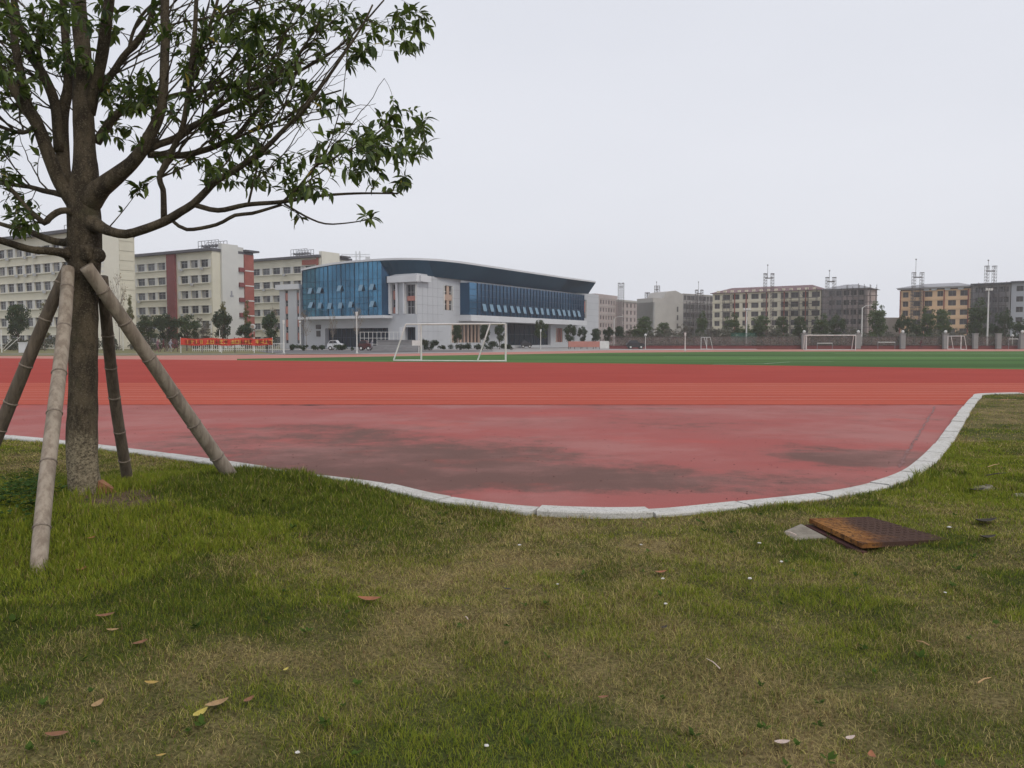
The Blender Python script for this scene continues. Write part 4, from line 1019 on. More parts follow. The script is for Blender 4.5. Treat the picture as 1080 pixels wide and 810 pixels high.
# tower crane behind the hall
p = at_y(378.5, 360, 300); zj = at_y(378, 270.8, 300).z; zt = at_y(378, 265, 300).z
o = empty('tower_crane', (p.x, 300, 0), 'pale tower crane with its short jib just above the sports hall roof', 'crane')
mb = MB(); 
for dx in (-.7,.7):
    for dy in (-.7,.7): mb.tube([(p.x+dx,300+dy,0),(p.x+dx,300+dy,zt)], .1, 4)
for k in range(18): z = 2+k*1.8; mb.tube([(p.x-.7,299.3,z),(p.x+.7,299.3,min(z+1.8, zt))], .06, 3)
mb.build('mast', M['cladl'], o)
mb = MB(); q0, q1 = at_y(361, 360, 300).x, at_y(391, 360, 300).x
for z in (zj, zj+.9): mb.tube([(q0,300,z),(q1,300,z)], .1, 4)
n=18
for k in range(n): x=q0+(q1-q0)*k/n; mb.tube([(x,300,zj),(x+(q1-q0)/n/2,300,zj+.9)], .05, 3); 
mb.box(q1-1.6, q1, 299.5, 300.5, zj-1.2, zj); mb.build('jib', M['cladl'], o)

# ------------------------------------------------------------------ trees: prototypes copied
def leaf_cloud(name, clumps, nleaf, size, c1, c2, seed):
    g = np.random.default_rng(seed); cs = np.array([c[:3] for c in clumps]); rs = np.array([c[3] for c in clumps])
    w = rs**2; k = g.choice(len(cs), nleaf, p=w/w.sum()); d = g.normal(size=(nleaf,3)); d /= np.linalg.norm(d, axis=1)[:,None]
    r = g.random(nleaf)**.45; c = cs[k] + d*(rs[k]*r)[:,None]*np.array([1,1,.8])
    u = g.normal(size=(nleaf,3)); u /= np.linalg.norm(u, axis=1)[:,None]; v = np.cross(u, g.normal(size=(nleaf,3))); v /= np.linalg.norm(v, axis=1)[:,None]
    s_ = (size*(.6+.8*g.random(nleaf)))[:,None]
    V = np.stack([c-u*s_, c+v*s_*.55, c+u*s_, c-v*s_*.55], 1).reshape(-1,3); F_ = np.arange(nleaf*4).reshape(-1,4)
    t = np.clip(.5+.25*g.normal(size=nleaf)+.25*(rs[k]-rs.mean())/max(rs.std(),.01)*0 + (vnoise(k*1.7, k*0.9, 1, seed)-.5)*.8, 0, 1)[:,None]
    col = np.array(c1)*(1-t)+np.array(c2)*t; return np_mesh(name, V, F_, M['leafy'], np.repeat(col, 4, 0))
M['bark'] = mat('grey_bark', (.13,.11,.09), (.08,.065,.05), .9, 3, bump=.5)
M['barkp'] = mat('pale_bark', (.28,.25,.22), (.20,.18,.16), .9, 3)
def crown_clumps(rx, rz, zc, n, cr_, seed, shape='round'):
    r = random.Random(seed); out = []
    for _ in range(n):
        while True:
            x, y, z = [r.uniform(-1,1) for _ in range(3)]
            if x*x+y*y+z*z < 1: break
        if shape == 'cone': f = (1-z)/2*1.15+.1; x *= f; y *= f
        if shape == 'oval': pass
        out.append((x*rx, y*rx, zc+z*rz, cr_*r.uniform(.6,1.25)))
    return out
def proto(kind, seed):
    r = random.Random(seed); o = empty('tree', (0,0,0), 'tree', 'tree')
    P_ = dict(
      round=dict(rx=1.35, rz=1.55, zc=2.9, n=40, cr=.55, nl=3400, sz=.11, c1=(.025,.05,.022), c2=(.065,.10,.04), tr=.11, th=2.2),
      broad=dict(rx=2.2, rz=1.9, zc=3.6, n=44, cr=.65, nl=3600, sz=.14, c1=(.035,.06,.025), c2=(.08,.115,.045), tr=.13, th=2.2),
      tall=dict(rx=1.7, rz=3.6, zc=4.4, n=60, cr=.62, nl=4600, sz=.15, c1=(.055,.09,.035), c2=(.13,.17,.07), tr=.14, th=3.2),
      wispy=dict(rx=2.0, rz=3.2, zc=3.8, n=50, cr=.6, nl=2200, sz=.13, c1=(.10,.10,.075), c2=(.17,.16,.12), tr=.1, th=3.0),
      cone=dict(rx=1.3, rz=3.0, zc=5.0, n=46, cr=.42, nl=2400, sz=.11, c1=(.11,.12,.03), c2=(.20,.18,.05), tr=.1, th=3.0, shape='cone'),
      bare=dict(rx=1.9, rz=2.2, zc=4.4, n=26, cr=.5, nl=260, sz=.09, c1=(.16,.11,.05), c2=(.24,.17,.07), tr=.09, th=4.0),
    )[kind]
    cl = crown_clumps(P_['rx'], P_['rz'], P_['zc'], P_['n'], P_['cr'], seed, P_.get('shape', 'round'))
    me = leaf_cloud('crown', cl, P_['nl'], P_['sz'], P_['c1'], P_['c2'], seed); c = bpy.data.objects.new('crown', me); COL.objects.link(c); c.parent = o
    mb = MB(); th = P_['zc']; tr = P_['tr']
    mb.tube([(0,0,-.1), (.03,.02,th*.4), (-.04,.03,th*.8), (0,0,P_['zc']+P_['rz']*.6)], [tr, tr*.8, tr*.6, tr*.15], 7)
    for cx, cy, cz, _ in cl[:: (1 if kind in ('bare','wispy') else 3)]:
        z0 = max(P_['zc']-P_['rz']*1.0, cz-math.hypot(cx,cy)*1.1-.2); z0 = min(z0, cz); 
        mid = (cx*.5+r.uniform(-.1,.1), cy*.5+r.uniform(-.1,.1), z0+(cz-z0)*.6)
        mb.tube([(0,0,z0), mid, (cx,cy,cz)], [tr*.4, tr*.25, tr*.08], 4, cap=False)
        if kind in ('bare', 'wispy'):
            for _ in range(3): mb.tube([mid, (cx+r.uniform(-.5,.5), cy+r.uniform(-.5,.5), cz+r.uniform(.1,.9))], [tr*.2, tr*.06], 3, cap=False)
    mb.build('trunk', M['bark' if kind not in ('bare','wispy') else 'barkp'], o)
    o['kindheight'] = P_['zc']+P_['rz']; o['halfw'] = P_['rx']+P_['cr']*.5
    return o
PR = {}
def tree(kind, px, pytop, d, w_px, label, group, cat='tree'):
    vs = PR.setdefault(kind, [])
    p = at_y(px, 360, d); H_ = at_y(px, pytop, d).z; W_ = w_px/FPX*d/2
    if len(vs) < 2: o = proto(kind, 100+len(PR)*7+len(vs)*3); vs.append(o)
    else: o = copy_tree(vs[rnd.randrange(2)])
    kh, hw = vs[0]['kindheight'], vs[0]['halfw']; 
    o.location = (p.x, d, 0); hk_ = 1.12 if kind == 'tall' else 1.0; o.scale = (W_/hw, W_/hw, H_/kh*hk_); o.rotation_euler = (0, 0, rnd.uniform(0, 6.28))
    return tag(o, label, cat, group)
g1 = 'trees before the dormitories'
for a in [('round', 19.5, 321, 112, 25, 'dark round tree left of the tree trunk, in front of the first dormitory'),
    ('cone', 47, 316, 118, 15, 'yellow green conical tree seen just left of the leaning pole and trunk'),
    ('bare', 126, 288, 125, 20, 'tall leafless sapling in front of the first dormitory gable'),
    ('cone', 138, 310, 140, 11, 'yellowish conical tree in the gap between the first two dormitories'),
    ('broad', 157, 333, 118, 30, 'dark bushy tree leftmost under the second dormitory'),
    ('round', 176, 331, 114, 24, 'dark round tree under the maroon stair strip'),
    ('broad', 197, 334, 120, 30, 'wide dark tree between the stair strip and banner top'),
    ('wispy', 214, 336, 124, 22, 'thin greyish tree above the left half of the banner'),
    ('cone', 236, 317, 145, 14, 'yellow green conical tree behind the round tree over the banner'),
    ('round', 234.6, 326.5, 118, 20, 'round dark tree in front of the cream end pier of the second dormitory'),
    ('cone', 261, 313, 142, 12, 'slender yellow conical tree before the brick red dormitory end'),
    ('round', 258.5, 341, 120, 19, 'low round tree beside the round white sign'),
    ('round', 285, 328.5, 116, 20, 'round dark tree standing behind the right end of the banner'),
    ('bare', 289, 322, 150, 16, 'yellowish sparse tree behind the dark tree at the banner end'),
    ]: tree(*a, g1)
g2 = 'young street trees before the sports hall'
for a in [('bare', 323, 325, 122, 18, 'sparse yellow leaved sapling at the left end of the glass front'),
    ('bare', 351, 327, 120, 12, 'thin propped sapling before the dark entrance opening'),
    ('bare', 376.5, 322, 118, 18, 'taller bare sapling right of the entrance before the glass front'),
    ('round', 482, 342, 136, 13, 'small round tree before the left side of the foyer windows'),
    ('round', 511.5, 342, 140, 13, 'small round tree right of the foyer windows, seen through the goal'),
    ('round', 527, 340.5, 143, 13, 'small round tree beside the right goal post'),
    ('broad', 570, 338, 150, 17, 'light green tree in front of the dark side glazing'),
    ('round', 601.5, 342.5, 158, 14, 'tallest of the small round trees above the salmon hoarding'),
    ('round', 614, 344.5, 160, 11, 'slim small tree above the middle of the salmon hoarding'),
    ('round', 628.5, 346.5, 160, 12, 'small dark tree over the joint of salmon hoarding and white panel'),
    ('round', 641.5, 345, 168, 12, 'small dark tree behind the white panel end'),
    ('round', 653, 344, 170, 13, 'small dark tree beside the twin hoist near the sports hall')]: tree(*a, g2)
g3 = 'trees behind the far fence'
for a in [('wispy', 664, 345, 172, 20, 'pale wispy tree behind the black car'),
    ('tall', 679, 336, 178, 19, 'tall grey green tree right of the black car'),
    ('tall', 672, 345, 166, 14, 'shorter dark tree right above the black car'),
    ('wispy', 691, 347, 170, 20, 'pale wispy tree in front of the blank cement gable'),
    ('tall', 699, 342, 176, 17, 'grey green tree in the middle of the cement gable'),
    ('wispy', 711, 348, 172, 22, 'pale thin tree before the right part of the cement gable'),
    ('wispy', 722, 341, 172, 22, 'brownish thin tree before the cement scaffold foot'),
    ('tall', 740, 333, 176, 13, 'slender tall tree at the edge of cement and yellow blocks'),
    ('wispy', 750, 344, 170, 18, 'pale wispy tree at the left corner of the yellow block'),
    ('tall', 772, 335, 172, 20, 'dense tree before the left bays of the yellow block'),
    ('tall', 786, 345, 168, 15, 'shorter tree behind the tall white lamp post'),
    ('tall', 801, 335, 172, 23, 'broad dense tree beneath the wide twin hoist'),
    ('wispy', 813, 344, 170, 18, 'thin pale tree just right of the wide twin hoist'),
    ('tall', 824, 336, 174, 15, 'slim green tree before the middle of the yellow block'),
    ('tall', 843, 336, 172, 16, 'slim green tree above the left end of the distant wide goal'),
    ('tall', 866, 335, 172, 18, 'dark tree above the middle of the distant wide goal'),
    ('broad', 882.5, 334, 176, 20, 'dark bushy tree above the right end of the distant wide goal'),
    ('wispy', 898, 345, 168, 20, 'thin brownish tree under the netted end block'),
    ('tall', 924.5, 324, 166, 20, 'biggest dark tree standing in the gap against the sky'),
    ('wispy', 911, 350, 166, 16, 'low thin shrub tree beside the arm lamp'),
    ('wispy', 938, 350, 168, 18, 'low pale tree before the small grey shed'),
    ('broad', 952, 334, 168, 20, 'pale green broad tree before the left corner of the orange block'),
    ('tall', 965, 340, 170, 14, 'grey green tree before the second bay of the orange block'),
    ('tall', 978, 328, 170, 17, 'tall dense tree before the middle of the orange block'),
    ('tall', 994.5, 329, 172, 19, 'yellowish tall tree before the right bays of the orange block'),
    ('wispy', 1010, 346, 168, 20, 'pale wispy tree behind the small edge on goal at right'),
    ('tall', 1031, 321, 174, 23, 'large grey green tree before the dark scaffolded block'),
    ('broad', 1046, 342, 170, 16, 'low dark bushy tree at the foot of the dark scaffolded block'),
    ('broad', 1059, 329, 168, 20, 'yellow green tree before the light grey block'),
    ('broad', 1077, 339, 160, 24, 'flat dark tree cut by the right edge of the view')]: tree(*a, g3)
# soft mass of shrubs behind the fence
cl = []
for k in range(520):
    px = rnd.uniform(655, 1140); p = at_y(px, 360, rnd.uniform(158, 190)); cl.append((p.x, p.y, rnd.uniform(.2, 1.7)+rnd.random()**4*2.2, rnd.uniform(.6, 1.3)))
me = leaf_cloud('undergrowth', cl, 60000, .2, (.085,.095,.07), (.17,.165,.125), 5); o = bpy.data.objects.new('undergrowth', me); COL.objects.link(o)
tag(o, 'dusty grey green undergrowth behind the far fence', 'undergrowth', kind='stuff')
cl = []
for k in range(110):
    px = rnd.uniform(-60, 296); p = at_y(px, 360, rnd.uniform(124, 135)); cl.append((p.x, p.y, rnd.uniform(.3, 1.6), rnd.uniform(.5, 1.0)))
me = leaf_cloud('undergrowth', cl, 9000, .16, (.035,.05,.03), (.10,.10,.06), 6); o = bpy.data.objects.new('undergrowth', me); COL.objects.link(o)
tag(o, 'low mixed shrubs at the foot of the dormitories', 'undergrowth', kind='stuff')
def hedge(label, pxs, d, z1, n, seed, c1=(.02,.04,.018), c2=(.045,.075,.03)):
    r = random.Random(seed); cl = []
    for k in range(n):
        p = at_y(r.uniform(*pxs), 360, d+r.uniform(-1.2,1.2)); cl.append((p.x, p.y, z1*r.uniform(.3,.8), z1*.42*r.uniform(.7,1.2)))
    o = bpy.data.objects.new('hedge', leaf_cloud('hedge', cl, n*90, .1, c1, c2, seed)); COL.objects.link(o); tag(o, label, 'hedge', 'hedges before the sports hall')
hedge('low dark hedge along the kerb left of the entrance steps', (306, 372), 116, .9, 30, 1)
hedge('long low hedge in front of the foyer windows seen through the goal', (446, 540), 126, 1.0, 46, 2)
for k, (px, h_, lb) in enumerate(((448,1.9,'round clipped bush just right of the white notice board'),(458.5,1.7,'round clipped bush second from the white notice board'),(519.5,1.6,'round clipped bush between the goal side frames'))):
    p = at_y(px, 360, 127.5); cl = [(p.x+rnd.uniform(-.4,.4), 127.5+rnd.uniform(-.4,.4), h_*rnd.uniform(.4,.75), .5) for _ in range(9)]
    o = bpy.data.objects.new('bush', leaf_cloud('bush', cl, 900, .09, (.02,.035,.018), (.05,.075,.03), 30+k)); COL.objects.link(o); tag(o, lb, 'bush', 'clipped bushes')

# ------------------------------------------------------------------ fence, walls, posts
p0 = at_y(643, 360, 152); p1 = at_y(1250, 360, 152)
e = empty('fence', (p0.x, 152, 0), 'dark reddish mesh fence with pale pillars beyond the track', 'fence')
mb = MB(); mb.quad((p0.x,152,.6),(p1.x,152,.6),(p1.x,152,2.3),(p0.x,152,2.3)); mb.build('mesh_panel', M['fnet'], e)
mb = MB(); mb.box(p0.x, p1.x, 152.1, 152.4, -.1, .6); mb.build('plinth', M['maroon'], e)
mb = MB()
for z in (.75, 2.25): mb.box(p0.x, p1.x, 151.9, 151.95, z, z+.06)
mb.build('rail', M['scaf'], e)
mb = MB(); x = p0.x
while x < p1.x: mb.box(x, x+.06, 151.85, 151.9, .6, 2.35); x += 1.6
tag(mb.build('bars', M['scaf'], e), kind='stuff')
pm = MB(); pm.box(-.42,.42,-.3,.3,0,2.75); pm.box(-.5,.5,-.38,.38,2.75,2.9); pmesh = pm.mesh('pillar', M['cementd'])
lm = MB(); lm.ball((0,0,3.2), .3); lmesh = lm.mesh('globe_lamp', M['white'])
for px in (848, 905, 952, 997, 1028.5, 1053, 1078, 1105):
    p = at_y(px, 360, 151.4); o = bpy.data.objects.new('pillar', pmesh); COL.objects.link(o); o.parent = e; o.location = Vector((p.x,151.4,0))-e.location
    if px in (931,952,997,1078,773,848,905,676): l_ = bpy.data.objects.new('globe_lamp', lmesh); COL.objects.link(l_); l_.parent = o
mb = MB(); a_, b_ = at_y(771,360,153), at_y(797,360,153); mb.quad((a_.x,152.8,.3),(b_.x,152.8,.3),(b_.x,152.8,3.0),(a_.x,152.8,3.0)); 
for x in (a_.x, (a_.x+b_.x)/2, b_.x): mb.box(x-.04,x+.04,152.7,152.78,0,3.05)
tag(mb.build('windbreak', M['gnet'], None, (a_.x,153,0)), 'dark green windbreak net behind the fence by the tall white lamp post', 'windbreak')

def post(label, px, pb, pt, d=None, r=.05, head=None, name='street_lamp', cat='lamp post', group='posts around the field'):
    if d is None: d = on_z(px, pb).y
    b_ = at_y(px, pb, d); t_ = at_y(px, pt, d); e = empty(name, (b_.x, d, 0), label, cat, group)
    mb = MB(); mb.tube([(b_.x,d,-.05),(b_.x,d,t_.z*.5),(b_.x,d,t_.z)], [r*1.2, r, r*.8], 6); mb.tube([(b_.x,d,-.02),(b_.x,d,.08)], r*2.2, 8); mb.build('pole', M['metal'], e)
    if head == 'arm':
        mb = MB(); mb.tube([(b_.x,d,t_.z-.1),(b_.x+.6,d,t_.z+.35),(b_.x+1.5,d,t_.z+.5)], .05, 5); mb.build('arm', M['metal'], e)
        mb = MB(); mb.box(b_.x+1.3, b_.x+2.1, d-.15, d+.15, t_.z+.42, t_.z+.55); mb.build('lamp_head', M['metal'], e)
    elif head == 'globe':
        mb = MB(); mb.ball((b_.x,d,t_.z+.2), .25); mb.build('lamp_head', M['white'], e)
    elif head == 'cap':
        mb = MB(); mb.tube([(b_.x,d,t_.z),(b_.x,d,t_.z+.45)], [.11,.16], 6); mb.build('lamp_head', M['white'], e)
    elif head == 'disc':
        mb = MB(); mb.tube([(b_.x,d-.08,t_.z),(b_.x,d+.02,t_.z)], .42, 16); mb.build('sign_disc', M['white'], e)
        mb = MB(); mb.tube([(b_.x,d-.1,t_.z),(b_.x,d-.085,t_.z)], .25, 12); mb.build('sign_face', M['tan'], e)
    elif head == 'floods':
        mb = MB(); mb.box(b_.x-.7,b_.x+.7,d-.08,d+.08,t_.z-.1,t_.z); 
        for k in (-.5,0,.5): mb.box(b_.x+k-.18,b_.x+k+.18,d-.25,d-.1,t_.z,t_.z+.35)
        mb.build('lamp_head', M['metal'], e)
    return e
post('white post seen between the tree trunk and the rear pole', 130, 369.5, 345, r=.06, name='post', cat='post')
post('slim white post standing through the left part of the banner', 223.5, 369.3, 341.5, r=.07, name='post', cat='post')
post('shorter white post through the middle of the banner', 232, 371.0, 348, r=.06, name='post', cat='post')
post('round white sign on a post above the banner right half', 267, 369.8, 344.5, r=.05, head='disc', name='round_sign', cat='sign')
post('lamp post with small white head just right of the banner', 299.4, 372.3, 341.5, r=.07, head='cap')
post('tallish white post in front of the sports hall annex', 316.8, 368.6, 341, r=.09, head='globe')
post('white lamp post before the blue glass front', 376.5, 372.6, 333, r=.07, head='cap')
post('tall white lamp post before the left part of the yellow block', 787, 366, 327, d=158, r=.14, head='floods')
post('tall lamp post with side arm before the netted end block', 908.5, 366, 324.5, d=158, r=.14, head='arm')
post('tall white lamp post before the dark scaffolded block', 1041, 366, 306, d=158, r=.16, head='floods')
post('distant thin lamp post before the pinkish blocks', 647.5, 366, 336, d=185, r=.12, head='arm')
post('short white lamp on the far track side right of the car', 722.5, 370.2, 354, r=.07, head='cap')
post('short thin lamp before the black car', 680.7, 368, 354.5, d=148, r=.05, head='globe')
post('green and white pole before the dark side glazing', 570.2, 369.5, 350, d=140, r=.06, head='cap', name='post', cat='post')
post('thin white post at the far right behind the fence', 1067.5, 367, 355, d=155, r=.08, head='globe')

# notice board on post near the goal
d = 95; p = at_y(441.7, 360, d); e = empty('notice_board', (p.x, d, 0), 'small blank white board on a post at the left goal frame', 'notice board')
mb = MB(); mb.tube([(p.x,d,0),(p.x,d,at_y(441.7,341,d).z)], .05, 6); mb.build('pole', M['metal'], e)
a_, b_ = at_y(434.7,364.5,d), at_y(445.2,359,d); mb = MB(); mb.box(a_.x,b_.x,d-.12,d-.06,a_.z,b_.z); mb.build('board', M['white'], e)

# banner
d = 98; a_, b_ = at_y(190.5, 363.6, d), at_y(287.3, 356.4, d)
e = empty('banner', (a_.x, d, 0), 'long red banner with a row of small yellow characters strung on posts', 'banner')
mb = MB(); n = 30
for i in range(n):
    x0 = a_.x+(b_.x-a_.x)*i/n; x1 = a_.x+(b_.x-a_.x)*(i+1)/n; sag = lambda t: -.12*math.sin(math.pi*t*3)**2
    y0 = d+.05*math.sin(i*1.3); y1 = d+.05*math.sin((i+1)*1.3); s0_, s1_ = sag(i/n), sag((i+1)/n)
    mb.quad((x0,y0,a_.z+s0_),(x1,y1,a_.z+s1_),(x1,y1,b_.z+s1_),(x0,y0,b_.z+s0_))
mb.build('cloth', M['bannerred'], e)
mb = MB(); x = a_.x+.9; zc = (a_.z+b_.z)/2-.06
for grp in (4, 5, 5, 4):
    for k in range(grp):
        c_ = .22
        for st in range(6):
            if rnd.random() < .5: z_ = zc+rnd.choice((-.2,-.07,.07,.2)); mb.box(x-c_,x+c_,d-.13,d-.10,z_-.03,z_+.03)
            else: q = x+rnd.choice((-.17,0,.17)); mb.box(q-.03,q+.03,d-.135,d-.105,zc-.24,zc+.24)
        x += .54
    x += .32
mb.build('lettering', M['banneryel'], e)
for i, px in enumerate((190.5, 213, 233.5, 247.5, 268, 281.5, 287.3)):
    p = at_y(px, 360, d+.15); mb = MB(); mb.tube([(p.x,d+.15,-.02),(p.x,d+.15,b_.z+.1)], .05, 5); mb.build('post', M['scaf'] if i % 2 else M['metal'], e)
# white railing behind the banner
d = 112; a_, b_ = at_y(203,360,d), at_y(300,360,d); e = empty('railing', (a_.x,d,0), 'low white picket railing behind the red banner', 'railing')
mb = MB()
for z in (.25, 1.05): mb.box(a_.x,b_.x,d-.03,d+.03,z,z+.07)
mb.build('rail', M['white'], e); mb = MB(); x = a_.x
while x < b_.x: mb.box(x,x+.05,d-.09,d-.04,0,1.1); x += .28
tag(mb.build('pickets', M['white'], e), 'white upright pickets')
# left edge: propped frame + grey box + pavement kerb
d = 100
mb = MB(); a_, b_ = at_y(19.6, 370, d), at_y(26, 361, d); mb.box(a_.x,b_.x,d,d+.7,-.05,b_.z-.1); mb.box(a_.x-.06,b_.x+.06,d-.06,d+.76,b_.z-.1,b_.z)
tag(mb.build('cabinet', M['cladl'], None, (a_.x,d,0)), 'pale grey service cabinet at the verge left of the pole tripod', 'cabinet')
p = at_y(1.5,360,d); e = empty('post', (p.x,d,0), 'white post with slanted white braces at the left edge', 'post', 'posts around the field')
mb = MB(); mb.tube([(p.x,d,0),(p.x,d,2.9)], .07, 6); mb.build('pole', M['metal'], e)
mb = MB(); mb.tube([(p.x,d,.3),(p.x+1.3,d,1.6)], .04, 5); mb.tube([(p.x+.3,d,.2),(p.x+2.2,d+.3,2.0)], .04, 5); mb.build('brace', M['metal'], e)
for k, (pa, pb_, dd, hh) in enumerate([((-80,0), (300,0), 86, .12)]):
    a_, b_ = at_y(-80,360,dd), at_y(300,360,dd)
    mb = MB(); mb.box(a_.x,b_.x,dd,dd+.3,-.1,.08); tag(mb.build('path', M['pave']), kind='structure')
# entrance steps and low wall before the hall
mb = MB(); p0_, p1_ = at_y(391,360,110), at_y(440,360,110)
for k in range(5): mb.box(p0_.x, p1_.x, 110+k*.5, 118, .001+k*.16, (k+1)*.16)
tag(mb.build('steps', M['conc'], None, (p0_.x,110,0)), 'grey concrete steps left of the white notice board', 'steps')
mb = MB(); p0_, p1_ = at_y(398,360,119), at_y(436,360,119); mb.box(p0_.x, p1_.x, 119, 119.4, 0, 1.5); mb.box(p0_.x-.1,p1_.x+.1,118.9,119.5,1.5,1.62)
tag(mb.build('low_wall', M['conc'], None, (p0_.x,119,0)), 'low grey wall behind the concrete steps', 'wall')
d = 133; p0_, p1_ = at_y(380,360,d), at_y(424,360,d); e = empty('railing', (p0_.x,d,0), 'thin white grid railing before the hall entrance glazing', 'railing')
mb = MB()
for z in (.9, 1.9, 2.9): mb.box(p0_.x,p1_.x,d-.02,d+.02,z,z+.06)
mb.build('rail', M['white'], e); mb = MB()
for k in range(11): x = p0_.x+(p1_.x-p0_.x)*k/10; mb.box(x-.03,x+.03,d-.06,d-.02,0,2.96)
mb.build('upright', M['white'], e)

# salmon hoarding
d = 146; a_, b_ = at_y(599.5,366,d), at_y(632.5,360,d); e = empty('hoarding', (a_.x,d,0), 'long low salmon red hoarding with a white end panel before the hall', 'hoarding')
mb = MB(); mb.box(a_.x,b_.x,d,d+.15,.35,b_.z); mb.build('red_panel', M['salmon'], e)
c_ = at_y(642.3,360,d); mb = MB(); mb.box(b_.x+.02,c_.x,d-.05,d+.2,.1,b_.z+.05); mb.build('white_panel', M['white'], e)
for k in range(6): x = a_.x+(b_.x-a_.x)*k/5; mb = MB(); mb.box(x-.05,x+.05,d+.16,d+.26,0,b_.z); mb.build('prop', M['scaf'], e)

# vehicles
M['maroond'] = mat('maroon_car_paint', (.07,.02,.02), (.09,.03,.03), .3, 1)
def car(label, px0, px1, d, paint='car'):
    a_, b_ = at_y(px0,360,d), at_y(px1,360,d); L_ = b_.x-a_.x; e = empty('parked_car', ((a_.x+b_.x)/2, d, 0), label, 'car', 'parked vehicles')
    X = lambda t: a_.x+L_*t; W_ = 1.8
    prof = [(0,.45),(0,.95),(.04,1.05),(.16,1.5),(.24,1.58),(.56,1.58),(.70,1.12),(.93,1.0),(1,.8),(1,.42),(.9,.3),(.08,.3)]
    mb = MB(); ft = [(X(t),d,z) for t,z in prof]; mb.prism(ft[::-1], [(x,d+W_,z) for x,_,z in ft][::-1]); mb.build('body', M[paint], e)
    mb = MB()
    for yy in (d-.012, d+W_+.012):
        mb.poly([(X(.10),yy,1.07),(X(.18),yy,1.47),(X(.38),yy,1.5),(X(.38),yy,1.07)]); mb.poly([(X(.40),yy,1.07),(X(.40),yy,1.5),(X(.55),yy,1.5),(X(.665),yy,1.1)])
    mb.build('side_window', M['pane'], e)
    for t in (.2,.8):
        for yy in (d-.03, d+W_-.19):
            mb = MB(); mb.tube([(X(t),yy,.33),(X(t),yy+.22,.33)], .33, 14); wh = mb.build('wheel', M['tyre'], e)
            mb = MB(); mb.tube([(X(t),yy-.01,.33),(X(t),yy+.23,.33)], .18, 10); mb.build('rim', M['metal'], wh)
    mb = MB(); mb.box(X(1)-.05,X(1)+.01,d+.15,d+.5,.68,.84); mb.box(X(1)-.05,X(1)+.01,d+W_-.5,d+W_-.15,.68,.84); mb.build('headlight', M['white'], e)
car('black car parked before the fence right of the white panel', 661.5, 680, 148)
car('dark car under the side canopy of the sports hall', 549.5, 561, 168)
car('silver car by the entrance hedge, mostly behind saplings', 345, 361, 128, 'cladl')
car('small dark maroon car right of the hall entrance saplings', 378, 391, 124, 'maroond')

# goals
def goal(label, fr, rear, h, topk=.55, r=.06, group='football goals', nopole=False):
    (x0,y0),(x1,y1) = fr; ox, oy = rear; e = empty('football_goal', ((x0+x1)/2,(y0+y1)/2,0), label, 'goal', group)
    A=Vector((x0,y0,0)); B=Vector((x1,y1,0)); O_=Vector((ox,oy,0)); up=Vector((0,0,h))
    for p in (A,B): mb = MB(); mb.tube([p,p+up], r, 8); mb.build('post', M['metal'], e)
    mb = MB(); mb.tube([A+up,B+up], r, 8); mb.build('crossbar', M['metal'], e)
    for p in (A,B):
        mb = MB(); mb.tube([p+up, p+up+O_*topk], r*.8, 6); mb.tube([p+up+O_*topk, p+O_+Vector((0,0,.04))], r*.8, 6); mb.tube([p+Vector((0,0,.04)), p+O_+Vector((0,0,.04))], r*.8, 6); mb.build('side_frame', M['metal'], e)
    mb = MB(); mb.tube([A+O_+Vector((0,0,.04)),B+O_+Vector((0,0,.04))], r*.7, 6); mb.build('ground_bar', M['metal'], e)
gA = on_z(444.3,380.6); gB = on_z(533.3,381.2); sc_ = 1.0
goal('large white football goal seen obliquely in front of the sports hall', ((gA.x,gA.y),(gB.x,gB.y)), (-1.95,-.25), 2.62, r=.065)
a_, b_ = at_y(850.5,360,126), at_y(902.5,360,126)
goal('wide white football goal across the pitch below the netted end block', ((a_.x,126),(b_.x,126)), (.5,2.6), 2.35, r=.075)
p = at_y(1008.5,360,138); goal('small white goal seen edge on below the orange block', ((p.x,136.5),(p.x+.2,141)), (1.1,.2), 2.3, r=.07)
p = at_y(742.5,360,140); goal('small white goal seen edge on near the yellow block corner', ((p.x,138),(p.x+.2,143)), (1.1,.2), 2.1, r=.05)
for (px0, px1, py, lb) in ((926,944,361,'white crossbar frame standing against the fence in the sky gap'),(1064,1074,357.5,'white bar frame against the fence at the far right'),(862,878,362,'white bar frame behind the wide distant goal')):
    d = 147; a_, b_ = at_y(px0,py,d), at_y(px1,py,d); e = empty('bar_frame', (a_.x,d,0), lb, 'bar frame', 'exercise bars along the fence')
    mb = MB(); mb.tube([a_,b_], .06, 6); mb.build('bar', M['metal'], e)
    for q in (a_,b_): mb = MB(); mb.tube([(q.x,d,0),(q.x,d,q.z)], .045, 6); mb.build('upright', M['steel'], e)

